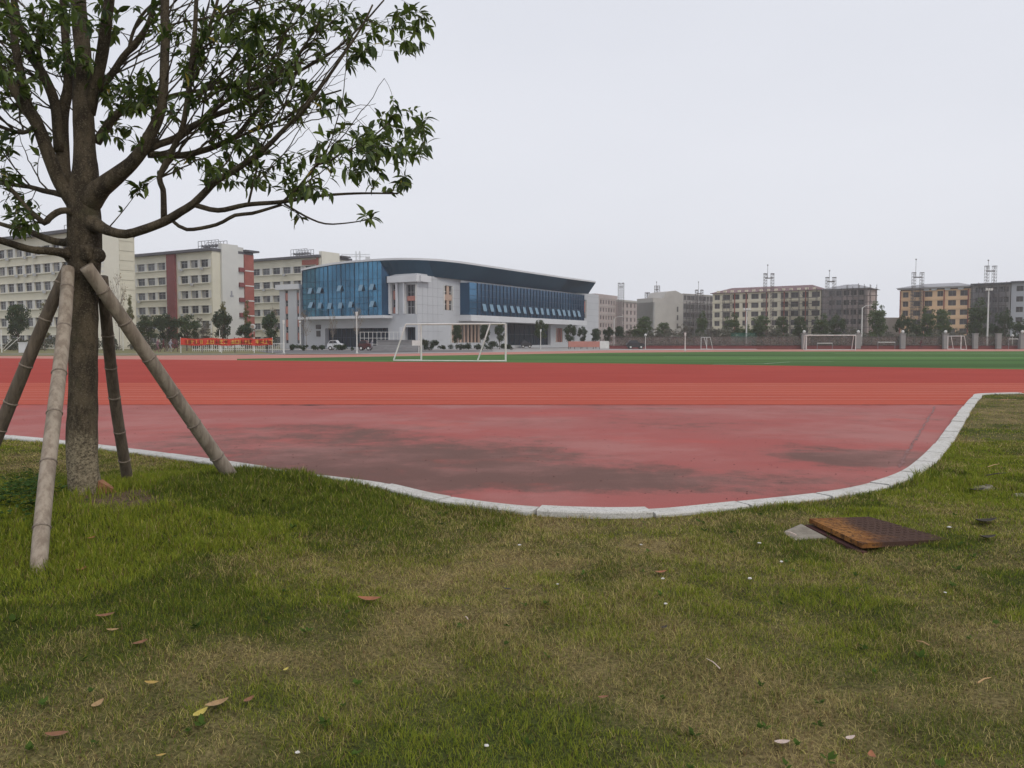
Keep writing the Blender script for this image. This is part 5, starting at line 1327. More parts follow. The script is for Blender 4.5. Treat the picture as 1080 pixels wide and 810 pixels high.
# ------------------------------------------------------------------ person beyond the pitch, mid stride
def person(label, px, d, cloth, face=1):
    p = at_y(px,360,d)
    me = bpy.data.meshes.new('person'); J = dict(pel=(0,0,.92), bel=(0.02,0,1.08), ch=(.05,0,1.32), nk=(.08,0,1.47), hd=(.11,0,1.60), ht=(.12,0,1.70),
      hl=(0,.1,.9), kl=(.24,.1,.52), fl=(.10,.1,.08), tl=(.24,.1,.04), hr=(0,-.1,.9), kr=(-.10,-.1,.50), fr=(-.38,-.1,.16), tr=(-.36,-.1,.02),
      sl=(.05,.19,1.38), el=(-.12,.24,1.14), wl=(.02,.26,.96), sr=(.05,-.19,1.38), er=(.14,-.24,1.12), wr=(.34,-.22,1.10))
    Rr = dict(pel=.14,bel=.13,ch=.15,nk=.06,hd=.095,ht=.07,hl=.09,kl=.06,fl=.04,tl=.03,hr=.09,kr=.06,fr=.04,tr=.03,sl=.06,el=.045,wl=.03,sr=.06,er=.045,wr=.03)
    ks = list(J); E = [('pel','bel'),('bel','ch'),('ch','nk'),('nk','hd'),('hd','ht'),('pel','hl'),('hl','kl'),('kl','fl'),('fl','tl'),('pel','hr'),('hr','kr'),('kr','fr'),('fr','tr'),('ch','sl'),('sl','el'),('el','wl'),('ch','sr'),('sr','er'),('er','wr')]
    me.from_pydata([J[k] for k in ks], [(ks.index(a),ks.index(b)) for a,b in E], [])
    o = bpy.data.objects.new('person', me); COL.objects.link(o); m_ = o.modifiers.new('skin','SKIN')
    for i,k in enumerate(ks): me.skin_vertices[0].data[i].radius = (Rr[k],Rr[k])
    me.skin_vertices[0].data[0].use_root = True
    o.modifiers.new('sub','SUBSURF').levels = 1; o.modifiers['sub'].render_levels = 1; me.materials.append(cloth)
    o.location = (p.x,d,0); o.scale = (1,face,1); return tag(o, label, 'person', 'people by the field')
M['cloth'] = mat('dark_clothes', (.05,.04,.05), (.16,.05,.05), .9, 3)
M['cloth2'] = mat('reddish_clothes', (.30,.12,.12), (.10,.10,.14), .9, 3)
M['cloth3'] = mat('pale_clothes', (.45,.42,.42), (.12,.13,.2), .9, 3)
person('person in dark clothes striding along the fence below the orange block', 971, 146, M['cloth'])
for k, (px, dd, mt_, lb) in enumerate([(166,104,'cloth2','person in reddish top left of the banner, nearest the rear pole'),(172,105,'cloth','person in dark clothes second to the left of the banner'),
      (179.5,104,'cloth3','person in pale top just left of the banner end'),(185.5,106,'cloth','person in dark clothes half behind the banner left end'),(392,121,'cloth3','person in pale clothes near the maroon car')]):
    person(lb, px, dd, M[mt_], 1 if k % 2 else -1)

# ------------------------------------------------------------------ the near tree
TY = TREE.y
def T(px, py, dy=0.0): return at_y(px, py, TY+dy)
MPX = TY/FPX
def smooth_path(P_, step):
    out = []; rr_ = []
    for i in range(len(P_)-1):
        p1, r1 = P_[i]; p2, r2 = P_[i+1]; p0 = P_[i-1][0] if i else p1*2-p2; p3 = P_[i+2][0] if i+2 < len(P_) else p2*2-p1
        n_ = max(2, int((p2-p1).length/step))
        for k in range(n_):
            t = k/n_; out.append(.5*((2*p1)+(-p0+p2)*t+(2*p0-5*p1+4*p2-p3)*t*t+(-p0+3*p1-3*p2+p3)*t**3)); rr_.append(r1*(1-t)+r2*t)
    out.append(P_[-1][0]); rr_.append(P_[-1][1]); return out, rr_
def bark_tube(mb, P_, step=.04, seg=14, amp=.07, seed=0):
    pts, rr_ = smooth_path(P_, step); n0 = len(mb.v); mb.tube(pts, rr_, seg)
    if amp:
        for i, p in enumerate(pts):
            for j in range(seg):
                q = Vector(mb.v[n0+i*seg+j]); a_ = vnoise(j*1.1, i*step*9, 1, seed)-.5 + .8*(float(vnoise(j*.35, i*step*2.5, 1, seed+5))-.5)
                mb.v[n0+i*seg+j] = tuple(p+(q-p)*(1+amp*2*float(a_)))
    return pts, rr_
m, nt, b = new_mat('tree_bark'); M['tbark'] = m; N = nt.nodes; L = nt.links
tcn = N.new('ShaderNodeTexCoord')
def nnoise(sc, st=(1,1,1), det=8, r=.6):
    mp_ = N.new('ShaderNodeMapping'); mp_.inputs['Scale'].default_value = st; L.new(tcn.outputs['Object'], mp_.inputs[0])
    n_ = N.new('ShaderNodeTexNoise'); n_.inputs['Scale'].default_value = sc; n_.inputs['Detail'].default_value = det; n_.inputs['Roughness'].default_value = r; L.new(mp_.outputs[0], n_.inputs['Vector']); return n_.outputs['Fac']
def nramp(f, p0, p1, a_, b_):
    r = N.new('ShaderNodeMapRange'); r.interpolation_type='SMOOTHSTEP'
    for k, v_ in ((1,p0),(2,p1),(3,a_),(4,b_)): r.inputs[k].default_value = v_
    L.new(f, r.inputs[0]); return r.outputs[0]
def nmix(f, a_, col):
    x = N.new('ShaderNodeMix'); x.data_type='RGBA'; L.new(f, x.inputs[0])
    if isinstance(a_, tuple): x.inputs[6].default_value = (*a_,1)
    else: L.new(a_, x.inputs[6])
    x.inputs[7].default_value = (*col,1); return x.outputs[2]
col = nmix(nramp(nnoise(9, (1,1,.5)), .4, .62, 0, 1), (.046,.036,.025), (.108,.085,.056))
col = nmix(nramp(nnoise(55, (1,1,.6), 6), .55, .66, 0, .75), col, (.035,.025,.018))
col = nmix(nramp(nnoise(85, (1,1,1), 6, .7), .53, .62, 0, .55), col, (.20,.17,.125))
col = nmix(nramp(nnoise(4, (1,1,1)), .55, .68, 0, .5), col, (.095,.09,.05))
sx_ = N.new('ShaderNodeSeparateXYZ'); L.new(tcn.outputs['Object'], sx_.inputs[0])
zn_ = N.new('ShaderNodeMath'); zn_.operation='MULTIPLY_ADD'; L.new(nnoise(7, (1,1,.6), 6, .7), zn_.inputs[0]); zn_.inputs[1].default_value = 1.1; L.new(sx_.outputs['Z'], zn_.inputs[2])
lo_ = nramp(zn_.outputs[0], .88, 1.12, 1, 0)          # crust of lichen round the foot of the trunk
ms_ = N.new('ShaderNodeMath'); ms_.operation='MULTIPLY'; L.new(lo_, ms_.inputs[0]); L.new(nramp(nnoise(48, (1,1,1.2), 10, .8), .42, .58, .05, .9), ms_.inputs[1])
col = nmix(ms_.outputs[0], col, (.33,.28,.19))
L.new(col, b.inputs['Base Color']); b.inputs['Roughness'].default_value = .9; b.inputs['Specular IOR Level'].default_value = .2
bp = N.new('ShaderNodeBump'); bp.inputs['Strength'].default_value = .9; bp.inputs['Distance'].default_value = .012; L.new(nnoise(50, (1,1,.5), 8, .7), bp.inputs['Height']); L.new(bp.outputs[0], b.inputs['Normal'])
BASEZ = hz(TREE.x, TREE.y)
tr = empty('tree', (TREE.x, TREE.y, BASEZ), 'large leafy evergreen propped by four poles on the near lawn, lichen on its foot', 'tree')
mb = MB(); mb.smooth = True
px_ = MPX
bark_tube(mb, [(Vector((TREE.x,TY,BASEZ-.12)), .142), (Vector((TREE.x,TY,BASEZ+.03)), .122), (T(87,480), .112), (T(87.5,400), .107), (T(88,330), .103), (T(88.5,290), .108), (T(89,262), .122), (T(89,235), .118), (T(88,205), .114), (T(90,180), .092),
   (T(89,150,.05), .078), (T(87,100,.1), .070), (T(88,60,.15), .058), (T(84,20,.2), .058), (T(80,-60,.25), .045), (T(86,-200,.3), .02)], .05, 22, .05, 3)
# knots where the props meet the trunk
for (kx, ky, kd, kr) in ((92,266,-.085,.055),(103,270,-.05,.05),(76,268,-.05,.055),(99,276,-.05,.045)):
    c_ = T(kx,ky,kd); n0 = len(mb.v); mb.ball(tuple(c_), kr, 0, 14, 10, 1.3)
    for i in range(n0, len(mb.v)):
        q = Vector(mb.v[i]); f_ = float(vnoise(q.x*28, q.z*28+q.y*19, 1, 8)); mb.v[i] = tuple(c_+(q-c_)*(.75+.5*f_))
trunk = mb.build('trunk', M['tbark'], tr)
LIMBS = [  # (px, py, depth offset, radius in px)
 [(93,120,.1,8),(103,80,.05,7),(108,55,0,7),(113,18,-.05,6.5),(118,-30,-.1,5),(125,-150,-.1,2.5)],
 [(86,222,0,9),(76,203,0,9.5),(68,185,.05,8.5),(66,160,.1,8),(66,123,.15,7.5),(72,90,.2,6),(70,50,.25,5),(66,0,.3,4),(60,-110,.3,2)],
 [(84,224,-.03,9),(74,206,-.05,9.5),(64,194,-.08,8),(52,165,-.12,7.5),(40,133,-.15,7),(28,115,-.18,6.5),(16,95,-.2,6),(0,72,-.25,5),(-50,10,-.3,3)],
 [(62,160,.05,6),(58,110,.1,6),(46,80,.12,6),(34,60,.15,5.5),(24,35,.18,5),(17,15,.2,4.5),(10,-40,.2,3)],
 [(30,112,-.15,5),(18,60,-.1,5),(12,20,0,4),(-10,-50,0,2)],
 [(90,216,.0,14),(96,209,-.02,14.5),(108,197,-.05,10.5),(122,186,-.08,9),(139,172,-.1,8),(150,158,-.12,7.5),(157,145,-.12,7),(168,122,-.1,6),(172,100,-.08,5.5),(174,46,-.05,5.3),(174,0,0,5),(176,-120,0,2.5)],
 [(150,160,-.1,5),(168,152,.0,4.5),(185,146,.1,4.5),(200,135,.15,4.2),(226,122,.2,3.6),(250,113,.25,3.2),(282,95,.3,2.6),(312,77,.35,2.2),(350,55,.4,1.7),(380,28,.45,1.3),(405,0,.5,1)],
 [(173,232,-.1,4),(172,200,-.12,3.6),(168,188,-.14,3.6),(178,165,-.16,3.6),(191,139,-.18,3.6),(197,110,-.2,3.4),(201,77,-.2,3.2),(205,40,-.2,3),(207,0,-.2,2.6),(210,-90,-.2,1.2)],
 [(89,232,.0,13),(95,235,-.03,12),(101,238,-.06,9),(108,240.5,-.1,7),(118,244.5,-.15,5.6),(133,247,-.2,5.4),(152,242,-.22,5.4),(173,234,-.25,5.2),(190,224,-.28,4.8),(204,215,-.3,4.5),(218,201,-.32,4.2),(228,191,-.33,4),(250,178,-.35,3.7),(279,157,-.38,3),(300,136,-.4,2.5),(319,117,-.42,2.2),(336,95,-.44,2),(353,71,-.46,1.6),(380,31,-.5,1.2),(393,5,-.5,1)],
 [(205,216,-.3,3),(230,222,-.3,3),(260,216,-.32,2.8),(297,213,-.35,2.4),(334,207,-.38,1.9),(374,204,-.4,1.4),(420,204,-.42,.9)],
 [(182,233,-.26,2.2),(197,242,-.28,2.2),(228,237,-.3,2.2),(248,227,-.3,2.1),(266,225,-.32,2),(297,216,-.34,1.6)],
 [(297,214,-.34,1.6),(316,196,-.36,1.5),(334,174,-.4,1.4),(345,172,-.4,1.3),(358,163,-.42,1.2),(385,150,-.45,1),(410,130,-.5,.8)],
 [(300,215,-.34,1.3),(322,228,-.36,1.1),(343,236,-.38,1),(368,235,-.4,.8),(392,231,-.42,.5)],
 [(262,215,-.32,1.5),(266,198,-.34,1.4),(270,182,-.36,1.3),(272,165,-.36,1)],
 [(156,163,-.08,4.5),(191,164,.05,4.2),(210,160,.1,4),(228,154,.12,3.8),(250,143,.15,3.4),(262,128,.18,2.8),(276,110,.2,2.3),(290,75,.22,1.8),(300,30,.25,1.2)],
 [(228,155,.12,2.2),(262,140,.15,2),(300,125,.2,1.8),(330,105,.25,1.5),(360,95,.3,1)],
 [(185,150,.1,3),(215,125,0,2.6),(250,100,-.1,2.2),(290,85,-.15,1.8),(320,50,-.2,1.4),(345,10,-.2,1)],
 [(102,150,.1,6),(112,135,.15,5.5),(124,120,.2,5),(150,112,.3,3.2),(185,100,.4,2.6),(230,92,.45,2),(275,78,.5,1.3)],
 [(100,100,.1,5),(118,78,.1,4.2),(130,60,.1,4),(143,45,.1,3.6),(155,28,.1,3.2),(161,8,.1,3),(166,-40,.1,2)],
 [(136,55,.1,2.4),(139,38,.12,2.2),(148,18,.15,2),(160,5,.18,1.6)],
 [(90,273,.0,12),(82,271,-.03,11),(75,269,-.06,8),(70,268,-.1,6),(62,266,-.15,5.2),(50,264.5,-.2,4.8),(40,264,-.22,4.6),(28,262,-.25,4.4),(12,257,-.3,4.2),(-5,252,-.35,4),(-60,235,-.5,2.5)],
 [(90,256,.0,11),(80,255,.01,9),(74,255,.03,7),(70,256,.05,5.2),(60,255,.1,4.5),(50,252,.12,4.2),(40,248,.15,3.8),(28,243,.2,3.5),(14,240,.22,3),(0,236,.25,2.6),(-50,220,.3,1.5)],
 [(90,232,0,5),(78,226,-.08,4.8),(69,222,-.14,4.3),(60,224,-.16,4.2),(52,230,-.18,4),(47,235,-.2,3.8),(38,228,-.22,3.2),(28,219,-.24,3),(14,202,-.26,2.7),(0,190,-.28,2.2),(-30,165,-.3,1.5)],
 [(68,206,.08,4),(56,203,.12,3.5),(45,201,.15,3.2),(31,197,.18,2.8),(14,195,.2,2.5),(-10,190,.25,1.8)],
 [(38,135,-.15,3),(24,140,-.1,2.6),(10,137,-.05,2.3),(-8,130,0,2)],
 [(45,80,.15,3),(40,40,.2,2.6),(48,5,.25,2)], [(205,60,-.2,2.2),(222,25,-.25,2),(235,-20,-.3,1.5)], [(265,125,-.3,1.8),(262,90,-.3,1.6),(268,50,-.3,1.4),(275,0,-.3,1.1)],
]
nodes = []
for i, lim in enumerate(LIMBS):
    mb = MB(); mb.smooth = True
    sg = 12 if lim[0][3] > 5 else 8
    pts, rr_ = bark_tube(mb, [(T(a_,b_,c_), max(r_*MPX*(.84 if r_ < 9 else .92), .0038)) for a_,b_,c_,r_ in lim], .05, sg, .05, 20+i)
    mb.build('limb', M['tbark'], tr)
    for p, r_ in zip(pts, rr_):
        if r_ < .040: nodes.append((p, r_))
BLOBS = [(405,168,46,38,62,-.4),(370,155,38,32,30,-.35),(425,128,30,16,16,-.4),(440,150,14,20,10,-.4),(300,182,35,26,26,-.35),(330,202,26,8,9,-.35),
 (265,150,30,25,24,-.2),(240,188,30,15,16,-.3),(226,180,15,12,8,-.3),(316,227,6,8,3,-.35),(388,228,7,3,2,-.4),
 (400,30,42,24,24,.2),(445,18,16,14,9,.2),(435,50,14,9,6,.2),(375,60,18,15,10,.1),(360,20,25,20,14,.1),(355,108,18,12,8,-.2),
 (280,60,38,50,74,.1),(240,50,40,45,46,.1),(300,100,30,35,36,0),(265,100,30,25,28,0),(290,18,50,20,44,.1),(328,40,22,30,18,.1),
 (200,40,35,40,30,0),(208,82,25,30,30,.1),(160,20,25,20,12,0),(135,97,30,22,62,.2),(165,112,20,15,14,.1),(142,142,18,13,8,0),(150,192,18,9,6,-.1),(112,132,10,12,5,0),(190,170,24,12,8,0),(225,135,20,14,12,0),
 (70,30,30,30,34,-.2),(85,62,14,10,8,-.2),(112,20,16,24,10,0),(60,68,14,10,10,-.1),(40,20,20,24,20,.2),
 (15,40,30,42,62,0),(0,100,25,30,26,0),(30,100,18,22,16,.1),(5,150,14,15,8,0),(5,182,14,14,12,0),(20,214,18,10,9,0),(24,236,15,10,12,-.1),(42,150,12,12,4,0),
 (-70,60,60,80,60,0),(-60,200,50,40,25,0),(150,-80,150,60,90,0),(0,-80,80,60,50,0),(330,-60,60,50,36,0)]
g = np.random.default_rng(3); tips = []
for bx_, by_, rx_, ry_, n_, dd in BLOBS:
    for _ in range(n_):
        a_ = g.uniform(0, 6.283); r_ = math.sqrt(g.random()); sprd = .16+.012*min(rx_, 40)*.8
        tips.append(T(bx_+math.cos(a_)*r_*rx_, by_+math.sin(a_)*r_*ry_, dd+g.normal()*sprd))
NP = np.array([tuple(p) for p, _ in nodes]); NR = np.array([r for _, r in nodes]); C0 = np.array(tuple(T(90, 215)))
TP_ = np.array([tuple(t) for t in tips]); dmin = np.array([np.min(np.linalg.norm(NP-t, axis=1)) for t in TP_]); order = np.argsort(dmin)
tw = MB(); leafspots = []; nx_ = []
for k in range(280):                                   # long thin whips that run outwards and up through the crown
    j = int(g.integers(0, len(NP))); a_ = Vector(NP[j]); 
    if a_.z < C0[2]+.05: continue
    side = 1 if a_.x > C0[0]+.1 else -1
    d_ = Vector((side*g.uniform(.35,1.0), g.normal()*.35, g.uniform(.2,.95))).normalized(); L_ = g.uniform(.5, 1.25); c_ = Vector((g.normal()*.25, g.normal()*.2, g.normal()*.2+.12)); pts = []; 
    for q in range(16):
        u = q/15; pts.append(a_+d_*L_*u+c_*L_*u*u*.45+Vector((g.normal(), g.normal(), g.normal()))*.004)
    e_ = pts[-1]; rt_ = ray(540,405); px_e = 540+FPX*(e_.x)/(e_.y); 
    if px_e > 425 or (px_e > 330 and e_.z < 2.3): continue
    r0 = min(NR[j]*.6, .0075); tw.tube(pts, [r0*(1-q/15)+.0017*q/15 for q in range(16)], 5, cap=False); nx_ += [(tuple(p), r0*(1-q/15)+.0017*q/15) for q, p in enumerate(pts) if q > 2]
NP = np.vstack([NP, np.array([p for p, _ in nx_])]); NR = np.concatenate([NR, np.array([r for _, r in nx_])])
for ti in order:
    t = TP_[ti]; d_ = np.linalg.norm(NP-t, axis=1); rt = np.linalg.norm(t-C0); rn = np.linalg.norm(NP-C0, axis=1)
    cost = d_ + np.clip(rn-rt+.05, 0, 9)*1.5 + np.where(d_ < .05, .3, 0); k = int(np.argmin(cost)); a_ = Vector(NP[k]); b_ = Vector(t); ln = (b_-a_).length
    if ln < .02: continue
    out = (a_-Vector(C0)).normalized(); mid = a_.lerp(b_, .5) + out*ln*.12 + Vector((g.normal(), g.normal(), g.normal()*.7-.2))*ln*.07
    n_ = max(3, int(ln/.05)); pts = []
    for q in range(n_+1):
        u = q/n_; pts.append(a_*(1-u)**2+mid*2*u*(1-u)+b_*u*u)
    r0 = min(NR[k]*.7, .0025+.006*ln+.001); rr_ = [r0*(1-q/n_)+.0016*q/n_ for q in range(n_+1)]
    tw.tube(pts, rr_, 5, cap=False)
    NP = np.vstack([NP, np.array([tuple(p) for p in pts[1:-1]]) if n_ > 2 else NP[:0]]); NR = np.concatenate([NR, np.array(rr_[1:-1])]) if n_ > 2 else NR
    leafspots.append((pts[-1], (pts[-1]-pts[-2]).normalized(), 1))
    for q in range(len(pts)-2, max(1, len(pts)-6), -1):
        if g.random() < .4: leafspots.append((pts[q], (pts[q]-pts[q-1]).normalized(), 0))
tag(tw.build('twigs', M['tbark'], tr), 'thin dark twigs')
def leaf_mesh(name, spots, seed):
    g = np.random.default_rng(seed); pos = []; dr = []
    for p, d_, end in spots:
        n_ = g.integers(4, 8) if end else g.integers(1, 3)
        ax_ = np.array(tuple(d_)); 
        for q in range(n_):
            r_ = g.normal(size=3); r_ -= ax_*r_.dot(ax_); r_ /= np.linalg.norm(r_)
            v_ = ax_*g.uniform(.1,.9) + r_*g.uniform(.6,1.1) + np.array([0,0,-.18]); pos.append(np.array(tuple(p)) - ax_*g.uniform(0,.075 if end else .03)); dr.append(v_/np.linalg.norm(v_))
    P_ = np.array(pos); D = np.array(dr); n_ = len(P_)
    up = np.array([0,0,1.0]) + g.normal(size=(n_,3))*.35; S_ = np.cross(D, up); S_ /= np.linalg.norm(S_, axis=1)[:,None]; U = np.cross(S_, D)
    ln = (.048+.058*g.random(n_))[:,None]; wd = ln*(.15+.07*g.random((n_,1))); dro = ln*(.15+.45*g.random((n_,1))); fold = wd*.35
    rows = []
    for t, w_ in ((0.02,.08),(.3,.85),(.6,.95),(.85,.45)):
        c_ = P_+D*ln*t-U*dro*t*t
        rows += [c_-S_*wd*w_+U*fold*w_, c_, c_+S_*wd*w_+U*fold*w_]
    rows.append(P_+D*ln*1.0-U*dro*1.05)
    V = np.stack(rows, 1).reshape(-1,3); k = 13; b0 = np.arange(n_)*k; Fs = []
    for i in range(3):
        a_ = b0+i*3; Fs += [np.stack([a_,a_+1,a_+4,a_+3],1), np.stack([a_+1,a_+2,a_+5,a_+4],1)]
    a_ = b0+9; Fs += [np.stack([a_,a_+1,a_+3,a_+3],1), np.stack([a_+1,a_+2,a_+3,a_+3],1)]
    quads = np.concatenate(Fs[:6]); tris = np.concatenate([f[:, :3] for f in Fs[6:]])
    t = g.random((n_,1)); t = t**1.3; col = np.array([.028,.052,.012])*(1-t)+np.array([.13,.185,.03])*t
    y_ = g.random(n_) < .006; col[y_] = np.array([.45,.36,.06])
    me = bpy.data.meshes.new(name); faces = [tuple(f) for f in quads.tolist()] + [tuple(f) for f in tris.tolist()]
    me.from_pydata((V-np.array(tuple(tr.location))).tolist(), [], faces); at = me.color_attributes.new('tint','FLOAT_COLOR','POINT')
    c4 = np.ones((len(V),4), np.float32); c4[:,:3] = np.repeat(col, k, 0); at.data.foreach_set('color', c4.ravel()); me.materials.append(M['tleaf']); me.update(); return me
M['tleaf'] = attr_mat('evergreen_leaf', .42, .42, .35)
o = bpy.data.objects.new('crown', leaf_mesh('crown', leafspots, 8)); COL.objects.link(o); o.parent = tr
# exposed root flare and bare soil at the foot
M['soil'] = mat('bare_soil', (.10,.07,.045), (.17,.12,.08), .95, 14, bump=.8)
# props
M['pole'], nt, b = new_mat('weathered_pole'); N = nt.nodes; L = nt.links
tcn = N.new('ShaderNodeTexCoord')
col = nmix(nramp(nnoise(22, (1,1,.10), 8, .65), .38, .64, 0, 1), (.34,.285,.225), (.21,.165,.125))
col = nmix(nramp(nnoise(3.5, (1,1,.8), 6, .6), .5, .68, 0, .55), col, (.12,.10,.075))
oi = N.new('ShaderNodeObjectInfo'); mrr = N.new('ShaderNodeMapRange'); mrr.inputs[3].default_value=.8; mrr.inputs[4].default_value=1.1; L.new(oi.outputs['Random'], mrr.inputs[0])
vm = N.new('ShaderNodeVectorMath'); vm.operation='SCALE'; L.new(col, vm.inputs[0]); L.new(mrr.outputs[0], vm.inputs['Scale']); L.new(vm.outputs[0], b.inputs['Base Color']); b.inputs['Roughness'].default_value=.8
bp = N.new('ShaderNodeBump'); bp.inputs['Strength'].default_value=.5; bp.inputs['Distance'].default_value=.006; L.new(nnoise(40, (1,1,.25), 6, .7), bp.inputs['Height']); L.new(bp.outputs[0], b.inputs['Normal'])
M['poled'] = mat('dark_weathered_pole', (.17,.135,.10), (.085,.066,.05), .85, 24, bump=.5, stretch=(1,1,.12))
M['ring'] = mat('pole_node', (.30,.25,.20), (.16,.125,.10), .85, 40)
def prop(label, foot_px, dfoot, top_px, dtop, r0, r1, seed, dark=1):
    r = random.Random(seed); A_ = at_y(*foot_px, dfoot); B_ = T(*top_px, dtop); gz = hz(A_.x, A_.y)
    d_ = (B_-A_).normalized(); A2 = A_ + d_*((gz-.06-A_.z)/d_.z) if abs(d_.z) > .1 else A_
    n_ = 60; Ln = (B_-A2).length; ks = [Ln*k/6.5+r.uniform(-.05,.05) for k in range(1, 7)]
    pts = []; rad = []; sd_ = d_.cross(Vector((0,0,1))).normalized(); ph = r.uniform(0,6)
    for k in range(n_+1):
        t = k/n_; s__ = t*Ln; nod = sum(math.exp(-((s__-q)/.010)**2) for q in ks)
        pts.append(A2.lerp(B_, t)+sd_*.012*math.sin(t*5+ph)); rad.append((r0*(1-t)+r1*t)*(1+.10*nod-.03*math.exp(-((min(abs(s__-q) for q in ks))/.03)**2)))
    mb = MB(); mb.smooth = True; mb.tube(pts, rad, 16); o = mb.build('support_pole', M['poled'] if seed in (2,4) else M['pole'], None, (A2.x, A2.y, gz))
    for q in ks:
        if q > Ln-.05: continue
        t = q/Ln; c_ = A2.lerp(B_, t)+sd_*.012*math.sin(t*5+ph); rr0 = (r0*(1-t)+r1*t)*1.085; mb = MB(); mb.smooth = True
        mb.tube([c_-d_*.007, c_-d_*.003, c_+d_*.003, c_+d_*.007], [rr0*.97, rr0*1.02, rr0*1.02, rr0*.97], 16); ro_ = mb.build('node_ring', M['ring'], o, (A2.x, A2.y, gz)); ro_.location = (0,0,0)
    return tag(o, label, 'support pole', 'support poles around the tree')
prop('pale support pole nearest the camera, its foot in the front grass left of the trunk', (42,607), 4.55, (71,284), -.14, .047, .045, 1)
prop('dark support pole leaning in from the left edge of the view', (-30,520), 6.2, (73,281), -.07, .052, .043, 2)
prop('long grey support pole slanting down to the right of the trunk', (243,501), 7.15, (90,281), -.14, .062, .050, 3)
prop('dark short looking support pole standing behind and right of the trunk', (134,508), 7.0, (106,292), .06, .046, .044, 4)

# clay lump against the trunk and the dark weed left of it
p = on_lawn(112, 520, 0); mb = MB(); d1_ = at_y(122,516,p.y+.05)
b0_ = [Vector((p.x-.055,p.y-.03,p.z-.03)), Vector((p.x+.09,p.y-.01,p.z-.03)), Vector((p.x+.06,p.y+.07,p.z-.03)), Vector((p.x-.06,p.y+.06,p.z-.03))]
t0_ = [Vector((p.x-.05,p.y-.02,p.z+.10)), Vector((p.x+.05,p.y,p.z+.035)), Vector((p.x+.03,p.y+.05,p.z+.04)), Vector((p.x-.05,p.y+.05,p.z+.10))]
M['clay'] = mat('clay_lump', (.34,.16,.08), (.24,.11,.06), .9, 18, bump=.6)
mb.prism(b0_, t0_); tag(mb.build('clay_lump', M['clay'], None, tuple(p)), 'orange brown lump of clay leaning on the right foot of the trunk', 'clay lump')
g = np.random.default_rng(17); sp_ = []
for k in range(90):
    q = on_lawn(28+g.normal()*16, 527+g.normal()*9, 0); sp_.append(q)
V_ = []; F_ = []; C_2 = []
for q in sp_:
    for _ in range(9):
        a_ = g.uniform(0, 6.28); el = g.uniform(.1, 1.1); L_ = g.uniform(.03, .06); h0 = g.uniform(.02, .12)
        d_ = np.array([math.cos(a_)*math.cos(el), math.sin(a_)*math.cos(el), math.sin(el)*.6]); s_ = np.array([-math.sin(a_), math.cos(a_), 0])*L_*.38; c_ = np.array([q.x, q.y, q.z+h0])+np.array([g.normal(), g.normal(), 0])*.02
        n0 = len(V_); V_ += [c_, c_+d_*L_*.5+s_, c_+d_*L_-np.array([0,0,.012]), c_+d_*L_*.5-s_]; F_.append((n0,n0+1,n0+2,n0+3)); C_2 += [np.array([.045,.085,.02])*g.uniform(.7,1.5)]*4
o = bpy.data.objects.new('weed', np_mesh('weed', np.array(V_), np.array(F_), M['grassb'], np.array(C_2))); COL.objects.link(o)
tag(o, 'dark broad leaved weeds spreading left of the trunk foot', 'weeds', kind='stuff')

V_ = []; F_ = []; C_2 = []
for k in range(190):
    yy = 2.4+g.random()**1.4*9; xx = g.uniform(-.66, .72)*(yy+.4)
    if kerb_sd([xx],[yy])[0] < .2 or bool(in_quad(xx, yy, SLAB)): continue
    z0 = hz(xx, yy); w_ = g.uniform(.4, 1.1); cc = np.array([.06,.10,.02])*g.uniform(.7,1.3)
    for j in range(g.integers(4, 9)):
        a_ = g.uniform(0, 6.28); L_ = g.uniform(.010, .026)*w_+.006; d_ = np.array([math.cos(a_), math.sin(a_), g.uniform(.1,.9)]); s_ = np.array([-math.sin(a_), math.cos(a_), 0])*L_*.45
        c_ = np.array([xx, yy, z0+.012+g.uniform(0,.012)]); n0 = len(V_); V_ += [c_, c_+d_*L_*.6+s_, c_+d_*L_*1.2, c_+d_*L_*.6-s_]; F_.append((n0,n0+1,n0+2,n0+3)); C_2 += [cc]*4
o = bpy.data.objects.new('weed', np_mesh('weed', np.array(V_), np.array(F_), M['grassb'], np.array(C_2))); COL.objects.link(o)
tag(o, 'tiny broad leaved weeds scattered all over the near lawn', 'weeds', kind='stuff')

# ------------------------------------------------------------------ manhole slab and the lump of concrete beside it
m, nt, b = new_mat('rusty_iron'); M['rust'] = m; N = nt.nodes; L = nt.links; tcn = N.new('ShaderNodeTexCoord')
col = nmix(nramp(nnoise(7), .4, .6, 0, 1), (.17,.07,.024), (.31,.145,.045))
col = nmix(nramp(nnoise(28, (1,1,1), 8, .7), .48, .60, 0, .85), col, (.055,.032,.025))
sx_ = N.new('ShaderNodeSeparateXYZ'); L.new(tcn.outputs['Object'], sx_.inputs[0])
ad = N.new('ShaderNodeMath'); ad.operation='MULTIPLY_ADD'; L.new(nnoise(4), ad.inputs[0]); ad.inputs[1].default_value=.6; L.new(sx_.outputs['X'], ad.inputs[2])
col = nmix(nramp(ad.outputs[0], .44, .72, 0, .95), col, (.07,.043,.036))
L.new(col, b.inputs['Base Color']); b.inputs['Roughness'].default_value=.95; b.inputs['Specular IOR Level'].default_value=.1
bp = N.new('ShaderNodeBump'); bp.inputs['Strength'].default_value=.8; bp.inputs['Distance'].default_value=.008; L.new(nnoise(60), bp.inputs['Height']); L.new(bp.outputs[0], b.inputs['Normal'])
A_, B_, C_, D_ = [Vector(q) for q in SLAB]; C_.z -= .05; D_.z -= .025
e = empty('manhole_cover', (A_.x, A_.y, 0), 'square rusty iron manhole cover lying crooked in the grass by the kerb', 'manhole cover')
